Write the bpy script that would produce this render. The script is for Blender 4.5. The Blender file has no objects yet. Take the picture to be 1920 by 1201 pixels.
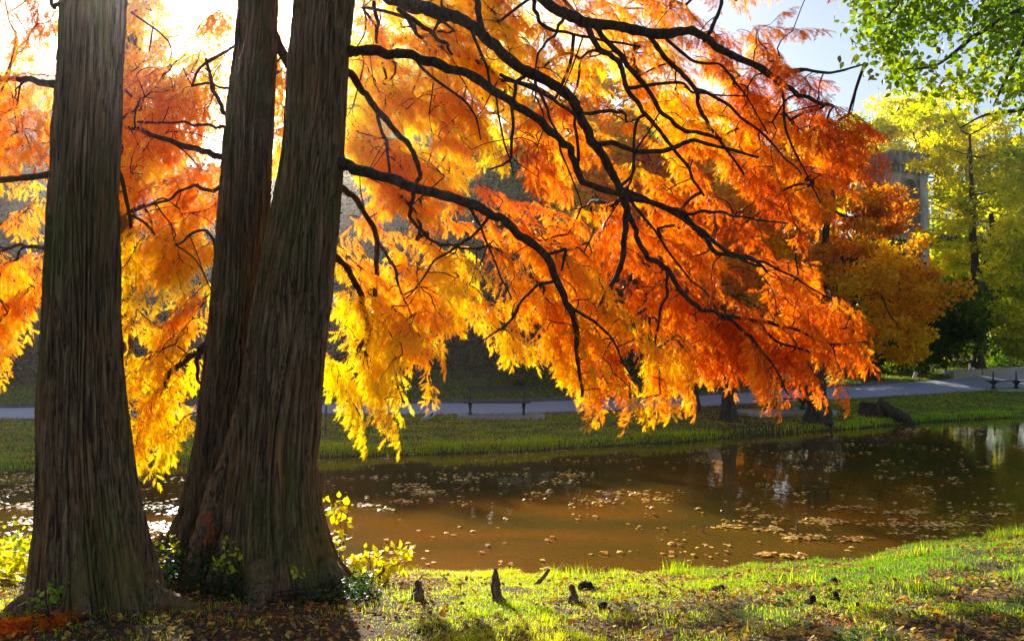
import bpy, math
import numpy as np

# ------------------------------------------------------------------ camera, sky, sun, exposure
sc = bpy.context.scene
C = sc.collection
RNG = np.random.default_rng(7)
F = 1493.0                     # focal length in photo pixels (1920 wide)
PITCH = math.atan(70 / F)
EYE = 2.7                      # eye above the water level (z = 0)
CP, SP = math.cos(PITCH), math.sin(PITCH)

cam_d = bpy.data.cameras.new('camera')
cam = bpy.data.objects.new('camera', cam_d); C.objects.link(cam); sc.camera = cam
cam_d.sensor_width = 36; cam_d.lens = 36 * F / 1920
cam_d.clip_start = 0.05; cam_d.clip_end = 3000
cam.location = (0, 0, EYE)
cam.rotation_euler = (math.pi / 2 + PITCH, 0, 0)

def pdir(px, py):
    xc = (px - 960) / F; yc = (600.5 - py) / F
    return xc, CP - yc * SP, SP + yc * CP
def at(px, py, Y):
    x, y, z = pdir(px, py)
    return np.array([x / y * Y, Y, EYE + z / y * Y])
def gY(px, py, z):
    x, y, zz = pdir(px, py)
    return (z - EYE) * y / zz

sx, sy, sz = pdir(385, 45)
sn = math.sqrt(sx * sx + sy * sy + sz * sz)
SUN = np.array([sx, sy, sz]) / sn
sun_el = math.asin(SUN[2]); sun_az = math.atan2(SUN[0], SUN[1])   # clockwise from +Y
w = bpy.data.worlds.new('World'); sc.world = w; w.use_nodes = True
nt = w.node_tree; nt.nodes.clear()
sky = nt.nodes.new('ShaderNodeTexSky'); sky.sky_type = 'NISHITA'; sky.sun_disc = False
sky.sun_elevation = sun_el; sky.sun_rotation = sun_az
sky.air_density = 1.0; sky.dust_density = 1.6; sky.ozone_density = 1.0
bg = nt.nodes.new('ShaderNodeBackground'); bg.inputs['Strength'].default_value = 0.062
wo = nt.nodes.new('ShaderNodeOutputWorld')
nt.links.new(sky.outputs[0], bg.inputs[0]); nt.links.new(bg.outputs[0], wo.inputs[0])

sd = bpy.data.lights.new('sun', 'SUN'); sd.energy = 5.0; sd.angle = math.radians(0.55)
sd.color = (1.0, 0.93, 0.80)
so = bpy.data.objects.new('sun', sd); C.objects.link(so)
from mathutils import Vector
so.rotation_euler = Vector(SUN).to_track_quat('Z', 'Y').to_euler()
so.location = (-8, 20, 14)

sc.view_settings.view_transform = 'Standard'; sc.view_settings.look = 'None'
sc.view_settings.exposure = 1.65; sc.view_settings.gamma = 1
sc.render.engine = 'CYCLES'
sc.cycles.use_denoising = True
sc.cycles.max_bounces = 10; sc.cycles.diffuse_bounces = 4; sc.cycles.transmission_bounces = 6
sc.cycles.glossy_bounces = 3; sc.cycles.transparent_max_bounces = 8; sc.cycles.volume_bounces = 0
sc.cycles.sample_clamp_indirect = 6

HAZE = 0.0008
# ------------------------------------------------------------------ helpers
def vnoise(x, y, z=0.0, seed=0):
    x = np.asarray(x, float); y = np.asarray(y, float); z = np.asarray(z, float)
    x, y, z = np.broadcast_arrays(x, y, z)
    xi = np.floor(x).astype(np.int64); yi = np.floor(y).astype(np.int64); zi = np.floor(z).astype(np.int64)
    fx = x - xi; fy = y - yi; fz = z - zi
    fx = fx * fx * (3 - 2 * fx); fy = fy * fy * (3 - 2 * fy); fz = fz * fz * (3 - 2 * fz)
    def h(a, b, c):
        n = (a * 374761393 + b * 668265263 + c * 2147483647 * 3 + seed * 1274126177) & 0xffffffff
        n = ((n ^ (n >> 13)) * 1274126177) & 0xffffffff
        n = (n ^ (n >> 16)) & 0xffff
        return n / 65535.0
    r = 0
    for a in (0, 1):
        for b in (0, 1):
            for c in (0, 1):
                wgt = (fx if a else 1 - fx) * (fy if b else 1 - fy) * (fz if c else 1 - fz)
                r = r + wgt * h(xi + a, yi + b, zi + c)
    return r
def fbm(x, y, z=0.0, seed=0, o=3):
    s = 0; a = 0.5; t = 0
    for k in range(o):
        s = s + a * vnoise(np.asarray(x) * 2 ** k, np.asarray(y) * 2 ** k, np.asarray(z) * 2 ** k, seed + k); t += a; a *= .5
    return s / t

def tag(o, label=None, cat=None, group=None, kind=None):
    if label: o['label'] = label
    if cat: o['category'] = cat
    if group: o['group'] = group
    if kind: o['kind'] = kind
    return o
def mesh(name, V, tris=None, quads=None, mats=(), mat_idx=None, col=None, smooth=False, parent=None):
    V = np.asarray(V, np.float32).reshape(-1, 3)
    if parent is not None:
        V = V - np.array(parent.location, np.float32)
    tris = np.zeros((0, 3), np.int32) if tris is None else np.asarray(tris, np.int32).reshape(-1, 3)
    quads = np.zeros((0, 4), np.int32) if quads is None else np.asarray(quads, np.int32).reshape(-1, 4)
    me = bpy.data.meshes.new(name)
    me.vertices.add(len(V)); me.vertices.foreach_set('co', V.ravel())
    nl = len(tris) * 3 + len(quads) * 4
    me.loops.add(nl)
    me.loops.foreach_set('vertex_index', np.concatenate([tris.ravel(), quads.ravel()]).astype(np.int32))
    n = len(tris) + len(quads)
    me.polygons.add(n)
    ls = np.concatenate([np.arange(len(tris)) * 3, len(tris) * 3 + np.arange(len(quads)) * 4]).astype(np.int32)
    me.polygons.foreach_set('loop_start', ls)
    for m in mats: me.materials.append(m)
    if mat_idx is not None: me.polygons.foreach_set('material_index', np.asarray(mat_idx, np.int32))
    me.polygons.foreach_set('use_smooth', np.full(n, bool(smooth)))
    if col is not None:
        col = np.asarray(col, np.float32)
        if col.shape[1] == 3: col = np.hstack([col, np.ones((len(col), 1), np.float32)])
        ca = me.color_attributes.new('col', 'FLOAT_COLOR', 'POINT')
        ca.data.foreach_set('color', col.ravel())
    me.update(calc_edges=True)
    o = bpy.data.objects.new(name, me); C.objects.link(o)
    if parent is not None: o.parent = parent
    return o
def thing(name, loc, label, cat, group=None):
    o = bpy.data.objects.new(name, None); C.objects.link(o)
    o.location = tuple(float(v) for v in loc); o.empty_display_size = .2
    return tag(o, label, cat, group)

class MB:
    """collects verts, tris and quads (with material index and colour)"""
    def __init__(s): s.V = []; s.T = []; s.Q = []; s.tm = []; s.qm = []; s.col = []; s.n = 0
    def add(s, V, tris=None, quads=None, m=0, col=None):
        V = np.asarray(V, float).reshape(-1, 3)
        s.V.append(V)
        if tris is not None and len(tris):
            t = np.asarray(tris) + s.n; s.T.append(t); s.tm.append(np.full(len(t), m))
        if quads is not None and len(quads):
            q = np.asarray(quads) + s.n; s.Q.append(q); s.qm.append(np.full(len(q), m))
        c = np.ones((len(V), 3)) * .5 if col is None else np.broadcast_to(np.asarray(col, float), (len(V), 3))
        s.col.append(c); s.n += len(V)
    def build(s, name, mats, parent=None, smooth=False, origin=None):
        if s.n == 0: return None
        T = np.concatenate(s.T) if s.T else None; Q = np.concatenate(s.Q) if s.Q else None
        mi = np.concatenate(s.tm + s.qm) if (s.tm or s.qm) else None
        if origin is not None:
            o = mesh(name, np.concatenate(s.V) - np.asarray(origin), T, Q, mats, mi, np.concatenate(s.col), smooth, None)
            o.location = tuple(float(v) for v in origin); return o
        return mesh(name, np.concatenate(s.V), T, Q, mats, mi, np.concatenate(s.col), smooth, parent)
    def box(s, c, size, rz=0, m=0, taper=1.0):
        hx, hy, hz = np.array(size) / 2
        P = np.array([[a * hx * (taper if e > 0 else 1), b * hy * (taper if e > 0 else 1), e * hz] for e in (-1, 1) for b in (-1, 1) for a in (-1, 1)])
        cr, sr = math.cos(rz), math.sin(rz)
        P = np.stack([P[:, 0] * cr - P[:, 1] * sr, P[:, 0] * sr + P[:, 1] * cr, P[:, 2]], 1) + np.asarray(c)
        s.add(P, quads=[[0, 2, 3, 1], [4, 5, 7, 6], [0, 1, 5, 4], [2, 6, 7, 3], [0, 4, 6, 2], [1, 3, 7, 5]], m=m)
    def tube(s, P, R, n=8, m=0, rough=0.0, seed=0, cap=True, col=None):
        P = np.asarray(P, float); R = np.broadcast_to(np.asarray(R, float), (len(P),))
        Tn = np.gradient(P, axis=0); Tn /= np.linalg.norm(Tn, axis=1)[:, None] + 1e-9
        ref = np.array([0.13, 0.31, 1.0]) if abs(Tn[:, 2]).mean() < .8 else np.array([1.0, .2, .1])
        A = np.cross(Tn, ref); A /= np.linalg.norm(A, axis=1)[:, None] + 1e-9
        B = np.cross(Tn, A)
        th = np.arange(n) * 2 * math.pi / n
        rr = R[:, None] * np.ones(n)[None]
        if rough:
            i = np.arange(len(P))[:, None]
            rr = rr * (1 + rough * (vnoise(i * .9 + 0 * th, np.cos(th)[None] * 1.7 + 5, np.sin(th)[None] * 1.7 + 5, seed) - .5) * 2)
        V = P[:, None, :] + rr[..., None] * (np.cos(th)[None, :, None] * A[:, None, :] + np.sin(th)[None, :, None] * B[:, None, :])
        k = len(P); idx = np.arange(k * n).reshape(k, n)
        a = idx[:-1]; b = idx[1:]
        Q = np.stack([a, np.roll(a, -1, 1), np.roll(b, -1, 1), b], -1).reshape(-1, 4)
        V = V.reshape(-1, 3); T = []
        if cap:
            V = np.vstack([V, P[0], P[-1]])
            e0 = k * n; e1 = e0 + 1
            for j in range(n):
                T.append([e0, idx[0, (j + 1) % n], idx[0, j]]); T.append([e1, idx[-1, j], idx[-1, (j + 1) % n]])
        s.add(V, tris=T, quads=Q, m=m, col=col)

def spline(P, k=6):
    """Catmull-Rom through rows of P"""
    P = np.asarray(P, float)
    Q = np.vstack([2 * P[0] - P[1], P, 2 * P[-1] - P[-2]])
    out = []
    for i in range(1, len(Q) - 2):
        t = np.linspace(0, 1, k, endpoint=False)[:, None]
        p0, p1, p2, p3 = Q[i - 1], Q[i], Q[i + 1], Q[i + 2]
        out.append(.5 * ((2 * p1) + (p2 - p0) * t + (2 * p0 - 5 * p1 + 4 * p2 - p3) * t ** 2 + (3 * p1 - p0 - 3 * p2 + p3) * t ** 3))
    out.append(P[-1:])
    return np.vstack(out)

# ------------------------------------------------------------------ materials
def mat(name):
    m = bpy.data.materials.new(name); m.use_nodes = True
    n = m.node_tree.nodes; l = m.node_tree.links
    return m, n, l, n['Principled BSDF'], n['Material Output']
def noise_node(n, l, vec, scale, detail=4, rough=.55, dist=0.0):
    t = n.new('ShaderNodeTexNoise'); t.inputs['Scale'].default_value = scale; t.inputs['Detail'].default_value = detail
    t.inputs['Roughness'].default_value = rough; t.inputs['Distortion'].default_value = dist
    if vec is not None: l.new(vec, t.inputs['Vector'])
    return t
def mapping(n, l, scale, coord='Object'):
    tc = n.new('ShaderNodeTexCoord'); mp = n.new('ShaderNodeMapping'); mp.inputs['Scale'].default_value = scale
    l.new(tc.outputs[coord], mp.inputs['Vector']); return mp.outputs[0]
def ramp(n, l, fac, stops):
    r = n.new('ShaderNodeValToRGB'); e = r.color_ramp.elements
    while len(e) > 1: e.remove(e[-1])
    e[0].position = stops[0][0]; e[0].color = (*stops[0][1], 1)
    for p, c in stops[1:]:
        k = e.new(p); k.color = (*c, 1)
    l.new(fac, r.inputs[0]); return r.outputs[0]
def mixc(n, l, fac, a, b):
    x = n.new('ShaderNodeMix'); x.data_type = 'RGBA'
    for sck, v in ((x.inputs[0], fac), (x.inputs[6], a), (x.inputs[7], b)):
        if hasattr(v, 'type') and hasattr(v, 'links'): l.new(v, sck)
        elif isinstance(v, (int, float)): sck.default_value = v
        else: sck.default_value = (*v, 1)
    return x.outputs[2]
def bump(n, l, h, strength, dist, target):
    b = n.new('ShaderNodeBump'); b.inputs['Strength'].default_value = strength; b.inputs['Distance'].default_value = dist
    l.new(h, b.inputs['Height']); l.new(b.outputs[0], target); return b

def bark_mat(name, dark, light, moss, scale=26, stretch=.07, moss_amt=.5):
    m, n, l, p, o = mat(name)
    v = mapping(n, l, (1, 1, stretch))
    a = noise_node(n, l, v, scale, 6, .72, .55)
    b = noise_node(n, l, v, scale * 2.6, 3, .6, .2)
    base = ramp(n, l, a.outputs[0], [(.40, dark), (.50, tuple(x * .45 + y * .55 for x, y in zip(dark, light))), (.62, light)])
    v2 = mapping(n, l, (1, 1, .35))
    c = noise_node(n, l, v2, 2.3, 3, .6)
    f = ramp(n, l, c.outputs[0], [(.48, (0, 0, 0)), (.66, (moss_amt,) * 3)])
    base = mixc(n, l, f, base, moss)
    d = noise_node(n, l, v2, 5.5, 3, .5)
    f2 = ramp(n, l, d.outputs[0], [(.5, (0, 0, 0)), (.75, (.4, .4, .4))])
    base = mixc(n, l, f2, base, tuple(min(1, x * k) for x, k in zip(light, (1.35, .85, .6))))
    l.new(base, p.inputs['Base Color']); p.inputs['Roughness'].default_value = .93
    p.inputs['Specular IOR Level'].default_value = .2
    ad = n.new('ShaderNodeMath'); ad.operation = 'MULTIPLY_ADD'; ad.inputs[1].default_value = .5
    l.new(b.outputs[0], ad.inputs[0]); l.new(a.outputs[0], ad.inputs[2])
    bump(n, l, ad.outputs[0], 1.0, .045, p.inputs['Normal'])
    return m
M_BARK = bark_mat('cypress_bark', (.06, .034, .018), (.37, .22, .115), (.15, .15, .03), 46, .045, .75)
M_BRANCH = bark_mat('branch_bark', (.02, .012, .009), (.10, .06, .042), (.06, .06, .03), 30, .4)
M_FARBARK = bark_mat('far_bark', (.02, .016, .013), (.085, .065, .05), (.05, .055, .025), 8, .15)
M_DEAD = bark_mat('dead_wood', (.09, .045, .025), (.33, .20, .12), (.15, .10, .04), 18, .25, .3)

def leaf_mat(name, trans=.62, rough=.45, spec=.3, coat=0):
    m, n, l, p, o = mat(name)
    at_ = n.new('ShaderNodeAttribute'); at_.attribute_name = 'col'
    p.inputs['Roughness'].default_value = rough; p.inputs['Specular IOR Level'].default_value = spec
    l.new(at_.outputs[0], p.inputs['Base Color'])
    t = n.new('ShaderNodeBsdfTranslucent')
    g = n.new('ShaderNodeHueSaturation'); g.inputs['Saturation'].default_value = 1.12; g.inputs['Value'].default_value = 1.25
    l.new(at_.outputs[0], g.inputs['Color']); l.new(g.outputs[0], t.inputs[0])
    x = n.new('ShaderNodeMixShader'); x.inputs[0].default_value = trans
    l.new(p.outputs[0], x.inputs[1]); l.new(t.outputs[0], x.inputs[2]); l.new(x.outputs[0], o.inputs[0])
    return m
M_LEAF = leaf_mat('autumn_leaf', .76)
M_BROAD = leaf_mat('broad_leaf', .5, .45, .3)
M_FAR = leaf_mat('far_leaf', .78, .6, .2)
M_GRASS = leaf_mat('grass_blade', .62, .5, .3)
M_LITTER = leaf_mat('fallen_leaf', .25, .8, .1)
M_FLOAT = leaf_mat('floating_leaf', .1, .32, .6)

# ground
def ground_mat():
    m, n, l, p, o = mat('ground_soil_grass')
    tc = n.new('ShaderNodeTexCoord').outputs['Object']
    a = noise_node(n, l, tc, .55, 5, .6); b = noise_node(n, l, tc, 9, 5, .7); c = noise_node(n, l, tc, 42, 4, .7)
    gr = ramp(n, l, b.outputs[0], [(.3, (.030, .055, .008)), (.55, (.075, .12, .014)), (.75, (.13, .14, .025))])
    so_ = ramp(n, l, b.outputs[0], [(.3, (.030, .020, .012)), (.6, (.085, .055, .030)), (.8, (.15, .10, .05))])
    at_ = n.new('ShaderNodeAttribute'); at_.attribute_name = 'col'
    sep = n.new('ShaderNodeSeparateColor'); l.new(at_.outputs[0], sep.inputs[0])
    base = mixc(n, l, sep.outputs[0], gr, so_)
    f = ramp(n, l, c.outputs[0], [(.60, (0, 0, 0)), (.68, (.75, .75, .75))])
    base = mixc(n, l, f, base, mixc(n, l, a.outputs[0], (.35, .17, .03), (.22, .07, .02)))
    l.new(base, p.inputs['Base Color']); p.inputs['Roughness'].default_value = .95
    p.inputs['Specular IOR Level'].default_value = .15
    bump(n, l, c.outputs[0], .8, .03, p.inputs['Normal'])
    return m
M_GROUND = ground_mat()
def path_mat():
    m, n, l, p, o = mat('path_asphalt')
    tc = n.new('ShaderNodeTexCoord').outputs['Object']
    a = noise_node(n, l, tc, .8, 4); b = noise_node(n, l, tc, 60, 3)
    base = mixc(n, l, a.outputs[0], (.32, .31, .37), (.44, .43, .50))
    f = ramp(n, l, noise_node(n, l, tc, 9, 3, .8).outputs[0], [(.66, (0, 0, 0)), (.72, (.5, .5, .5))])
    base = mixc(n, l, f, base, (.2, .11, .04))
    l.new(base, p.inputs['Base Color']); p.inputs['Roughness'].default_value = .75
    bump(n, l, b.outputs[0], .4, .01, p.inputs['Normal'])
    return m
M_PATH = path_mat()
def stone_mat(name, a, b, scale=6, rough=.85, streak=False):
    m, n, l, p, o = mat(name)
    v = mapping(n, l, (1, 1, .25 if streak else 1))
    x = noise_node(n, l, v, scale, 6, .65); y = noise_node(n, l, v, scale * 8, 3)
    base = ramp(n, l, x.outputs[0], [(.35, a), (.62, b)])
    l.new(base, p.inputs['Base Color']); p.inputs['Roughness'].default_value = rough
    bump(n, l, y.outputs[0], .4, .01, p.inputs['Normal'])
    return m
M_STONE = stone_mat('pale_stone', (.22, .19, .17), (.60, .56, .54), 1.6, streak=True)
M_STONED = stone_mat('weathered_stone', (.07, .065, .06), (.36, .33, .30), 1.8, streak=True)
M_CONC = stone_mat('concrete', (.30, .27, .23), (.42, .38, .33), 3)
M_WALL = stone_mat('sandstone_wall', (.28, .22, .15), (.42, .34, .24), 3)
M_IRON = stone_mat('dark_iron', (.012, .012, .014), (.03, .03, .034), 9, .45)
M_PLANK = stone_mat('dark_plank', (.02, .016, .014), (.045, .034, .028), 14, .85)
M_RED = stone_mat('red_paint', (.10, .028, .02), (.16, .05, .035), 8, .5)
M_BLUE = stone_mat('teal_paint', (.03, .07, .085), (.06, .12, .14), 4, .5)
M_WHITE = stone_mat('white_paint', (.55, .55, .55), (.75, .75, .74), 6, .5)
def water_mat():
    m, n, l, p, o = mat('pond_water')
    tc = n.new('ShaderNodeTexCoord').outputs['Object']
    mp = n.new('ShaderNodeMapping'); mp.inputs['Scale'].default_value = (.24, .5, 1); l.new(tc, mp.inputs[0])
    a = noise_node(n, l, mp.outputs[0], .62, 3, .5, .6)
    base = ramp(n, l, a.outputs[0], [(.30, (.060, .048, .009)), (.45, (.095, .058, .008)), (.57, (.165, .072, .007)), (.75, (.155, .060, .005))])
    l.new(base, p.inputs['Base Color']); p.inputs['Roughness'].default_value = .025
    p.inputs['IOR'].default_value = 1.33; p.inputs['Specular IOR Level'].default_value = .5
    mp2 = n.new('ShaderNodeMapping'); mp2.inputs['Scale'].default_value = (1, .45, 1); l.new(tc, mp2.inputs[0])
    b = noise_node(n, l, mp2.outputs[0], 3.2, 3, .5)
    bump(n, l, b.outputs[0], .10, .05, p.inputs['Normal'])
    return m
M_WATER = water_mat()

# ------------------------------------------------------------------ terrain
COLS = np.array([-900, 0, 600, 950, 1280, 1600, 1750, 1920, 2800.])
UC = (COLS - 960) / F
y_ns = np.array([gY(c, p, 0) for c, p in zip(COLS, [1020, 1035, 1075, 1085, 1085, 1055, 1025, 1000, 960])])
y_fs = np.array([gY(c, p, 0) for c, p in zip(COLS, [893, 888, 857, 847, 828, 803, 790, 781, 770])])
z_pn = np.array([.54, .54, .54, .54, .60, .72, .80, .85, .9])
y_pn = np.array([gY(c, p, z) for c, p, z in zip(COLS, [790, 787, 777, 778, 765, 748, 738, 727, 715], z_pn)])
z_pf = np.array([.70, .70, .70, .70, .85, 1.1, 1.3, 1.6, 1.7])
y_pf = np.array([gY(c, p, z) for c, p, z in zip(COLS, [768, 765, 758, 755, 744, 725, 713, 699, 691], z_pf)])
KY = [0 * y_ns, .47 * y_ns, .58 * y_ns, .70 * y_ns, .80 * y_ns, .92 * y_ns, .985 * y_ns, y_ns, 1.06 * y_ns, y_ns + 3.0,
      y_fs - 1.5, y_fs - .1, y_fs, y_fs + .25, (y_fs + y_pn) / 2, y_pn, y_pf, y_pf + .3, y_pf + 5, y_pf + 14, y_pf + 30, y_pf + 60, y_pf + 500]
o1 = np.ones(len(COLS))
hl = np.array([1, 1, 1, 1, .8, .5, .4, .35, .3])
KZ = [1.08 * o1, 1.02 * o1, .92 * o1, .75 * o1, .5 * o1, .22 * o1, .10 * o1, -.02 * o1, -.25 * o1, -.6 * o1,
      -.4 * o1, -.05 * o1, .06 * o1, .2 * o1, .5 * z_pn + .16, z_pn, z_pf, z_pf + .06, z_pf + .8 * hl, z_pf + 3.4 * hl, z_pf + 8 * hl, z_pf + 11 * hl, z_pf + 24 * hl]
def H(X, Y, bumps=True):
    X = np.asarray(X, float); Y = np.asarray(Y, float)
    X, Y = np.broadcast_arrays(X, Y)
    u = X / np.maximum(Y, 3.0)
    ky = [np.interp(u, UC, k) for k in KY]; kz = [np.interp(u, UC, k) for k in KZ]
    z = np.where(Y <= 0, kz[0], kz[-1])
    for i in range(len(ky) - 1):
        msk = (Y > ky[i]) & (Y <= ky[i + 1])
        t = (Y - ky[i]) / (ky[i + 1] - ky[i] + 1e-9)
        z = np.where(msk, kz[i] + (kz[i + 1] - kz[i]) * t, z)
    if bumps:
        on_path = (Y > ky[15] - .3) & (Y < ky[16] + .3)
        amp = np.where(on_path, 0, np.where(Y > ky[17] + 4, .5, .055))
        z = z + amp * (fbm(X * 1.1, Y * 1.1, 0, 3) - .5) * 2 + np.where(on_path, 0, .03) * (vnoise(X * 5, Y * 5, 0, 9) - .5)
        z = np.where((Y > ky[15] + .05) & (Y < ky[16] - .05), z - .05, z)
    return z
def Hs(x, y): return float(H(np.array([x]), np.array([y]))[0])
def ycol(K, u): return np.interp(u, UC, K)

Yr = np.concatenate([np.arange(-25, 1, 1.0), np.arange(1, 13.5, .075), np.arange(13.5, 18, .4), np.arange(18, 52, .2), np.arange(52, 120, 1.5), np.arange(120, 620, 20)])
v_ = np.linspace(-1.5, 1.5, 430)
GX = v_[None, :] * (np.maximum(Yr, 0)[:, None] + 9); GY = Yr[:, None] + 0 * GX
GZ = H(GX, GY)
nr, nc = GX.shape
idx = np.arange(nr * nc).reshape(nr, nc)
Q = np.stack([idx[:-1, :-1], idx[:-1, 1:], idx[1:, 1:], idx[1:, :-1]], -1).reshape(-1, 4)
# soil mask: bare earth under the near trees, on the tree bank, on the wooded hill
uu = GX / np.maximum(GY, 3)
soil = np.clip(1.3 - ((GX + 1.2) / 2.2) ** 2 * .5, 0, 1) * (GY < 8) * (GX < .4)
soil = np.maximum(soil, (GY < 14) * np.clip((fbm(GX * .9, GY * 1.6, 0, 21) - .46) * 6, 0, 1) * .85)
yfs = ycol(y_fs, uu); ypn = ycol(y_pn, uu); ypf = ycol(y_pf, uu)
soil = np.maximum(soil, np.clip((fbm(GX * 1.4, GY * 2.2, 0, 143) - .47) * 9, 0, 1) * np.clip((6.6 - GY) / .8, 0, 1) * (GX > .3))
soil = np.maximum(soil, np.clip((GY - ypf - 3) / 5, 0, 1))
soil = np.maximum(soil, (GY > yfs - .5) * (GY < ypn) * np.exp(-((GX - 9.2) / 3.2) ** 2))
soil = np.maximum(soil, (GY > yfs - .5) * (GY < yfs + .12) * .9)
soil = np.maximum(soil, (GY > yfs) * (GY < ypn) * np.clip((fbm(GX * .5, GY * .8, 0, 5) - .5) * 3, 0, .5))
o = mesh('ground', np.stack([GX, GY, GZ], -1), quads=Q, mats=[M_GROUND], smooth=True,
         col=np.stack([soil.ravel()] * 3, 1)); tag(o, kind='structure')
# water sheet
WX = np.linspace(-60, 60, 40); WY = np.linspace(6, 46, 30)
a, b = np.meshgrid(WX, WY)
i2 = np.arange(a.size).reshape(a.shape)
Q = np.stack([i2[:-1, :-1], i2[:-1, 1:], i2[1:, 1:], i2[1:, :-1]], -1).reshape(-1, 4)
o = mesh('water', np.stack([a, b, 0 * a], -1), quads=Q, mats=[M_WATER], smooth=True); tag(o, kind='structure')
# path
U = np.linspace(-1.2, 1.2, 260); S = np.linspace(0, 1, 8)
yn = np.interp(U, UC, y_pn); yf = np.interp(U, UC, y_pf); zn = np.interp(U, UC, z_pn); zf = np.interp(U, UC, z_pf)
PY = yn[:, None] + (yf - yn)[:, None] * S; PZ = zn[:, None] + (zf - zn)[:, None] * S + .012; PX = U[:, None] * PY
i2 = np.arange(PX.size).reshape(PX.shape)
Q = np.stack([i2[:-1, :-1], i2[1:, :-1], i2[1:, 1:], i2[:-1, 1:]], -1).reshape(-1, 4)
o = mesh('path', np.stack([PX, PY, PZ], -1), quads=Q, mats=[M_PATH], smooth=True); tag(o, kind='structure')
# kerb: upright edging stones beyond the path and a low lip on the near side
kb = MB()
us = np.linspace(-1.1, .49, 330)
for i in range(len(us) - 1):
    ua = (us[i] + us[i + 1]) / 2
    y0 = np.interp(ua, UC, y_pf); z0 = np.interp(ua, UC, z_pf)
    x0 = ua * y0; x1 = us[i + 1] * np.interp(us[i + 1], UC, y_pf); xp = us[i] * np.interp(us[i], UC, y_pf)
    y1 = np.interp(us[i + 1], UC, y_pf); yp = np.interp(us[i], UC, y_pf)
    L = math.hypot(x1 - xp, y1 - yp)
    kb.box((x0, y0 + .05, z0 + .06 + .02 * RNG.random()), (L * .93, .1, .26), math.atan2(y1 - yp, x1 - xp) + RNG.normal() * .02)
for i in range(0, len(us) - 1):
    ua = (us[i] + us[i + 1]) / 2
    y0 = np.interp(ua, UC, y_pn); z0 = np.interp(ua, UC, z_pn)
    x1 = us[i + 1] * np.interp(us[i + 1], UC, y_pn); xp = us[i] * np.interp(us[i], UC, y_pn)
    y1 = np.interp(us[i + 1], UC, y_pn); yp = np.interp(us[i], UC, y_pn)
    L = math.hypot(x1 - xp, y1 - yp)
    kb.box((ua * y0, y0 - .06, z0 - .03), (L * 1.02, .12, .14), math.atan2(y1 - yp, x1 - xp))
o = kb.build('kerb', [stone_mat('kerb_stone', (.07, .055, .045), (.17, .14, .115), 5)]); tag(o, kind='structure')

# ------------------------------------------------------------------ colours
PAL = np.array([[.80, .62, .045], [.84, .50, .030], [.84, .36, .018], [.80, .25, .014], [.70, .155, .012], [.50, .085, .010]])
def pal(h, P=PAL):
    h = np.clip(np.asarray(h, float), 0, 1) * (len(P) - 1)
    i = np.minimum(h.astype(int), len(P) - 2); f = (h - i)[..., None]
    return P[i] * (1 - f) + P[i + 1] * f
GREEN = np.array([[.30, .34, .02], [.20, .27, .018], [.12, .20, .016], [.06, .12, .014], [.035, .075, .014]])
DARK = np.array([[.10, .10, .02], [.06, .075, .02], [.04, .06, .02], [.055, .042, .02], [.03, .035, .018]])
OLIVE = np.array([[.74, .54, .035], [.70, .42, .025], [.66, .29, .018], [.56, .18, .012], [.34, .24, .02]])
LIME = np.array([[.78, .66, .035], [.58, .58, .025], [.26, .36, .02], [.14, .24, .016], [.08, .14, .014]])

# ------------------------------------------------------------------ feathery sprays (prototype arrays)
def frond(rng, L):
    """one pinnate frond along +X in the XY plane, leaflets as triangles"""
    V = []; T = []
    n = 5
    bend = rng.normal() * .25
    def ctr(t): return np.array([L * t, bend * L * t * t * .5, -.18 * L * t * t])
    for i in range(n):
        t = .08 + .86 * i / n
        ll = L * .27 * math.sin(math.pi * (.22 + .62 * t)) * rng.uniform(.85, 1.15)
        for sgn in (-1, 1):
            c0 = ctr(t - .045); c1 = ctr(t + .075)
            ang = math.radians(rng.uniform(38, 56))
            tip = (c0 + c1) / 2 + np.array([math.cos(ang) * ll, sgn * math.sin(ang) * ll, -ll * rng.uniform(0, .45)])
            k = len(V); V += [c0, c1, tip]; T.append([k, k + 1, k + 2] if sgn > 0 else [k, k + 2, k + 1])
    k = len(V); V += [ctr(.86) + [0, -.012 * L * 2, 0], ctr(.86) + [0, .012 * L * 2, 0], ctr(1.12)]; T.append([k, k + 1, k + 2])
    return np.array(V), np.array(T)
def rotm(yaw, pitch, roll):
    cy, sy_, cp, sp, cr, sr = math.cos(yaw), math.sin(yaw), math.cos(pitch), math.sin(pitch), math.cos(roll), math.sin(roll)
    Rz = np.array([[cy, -sy_, 0], [sy_, cy, 0], [0, 0, 1]]); Ry = np.array([[cp, 0, sp], [0, 1, 0], [-sp, 0, cp]]); Rx = np.array([[1, 0, 0], [0, cr, -sr], [0, sr, cr]])
    return Rz @ Ry @ Rx
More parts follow.
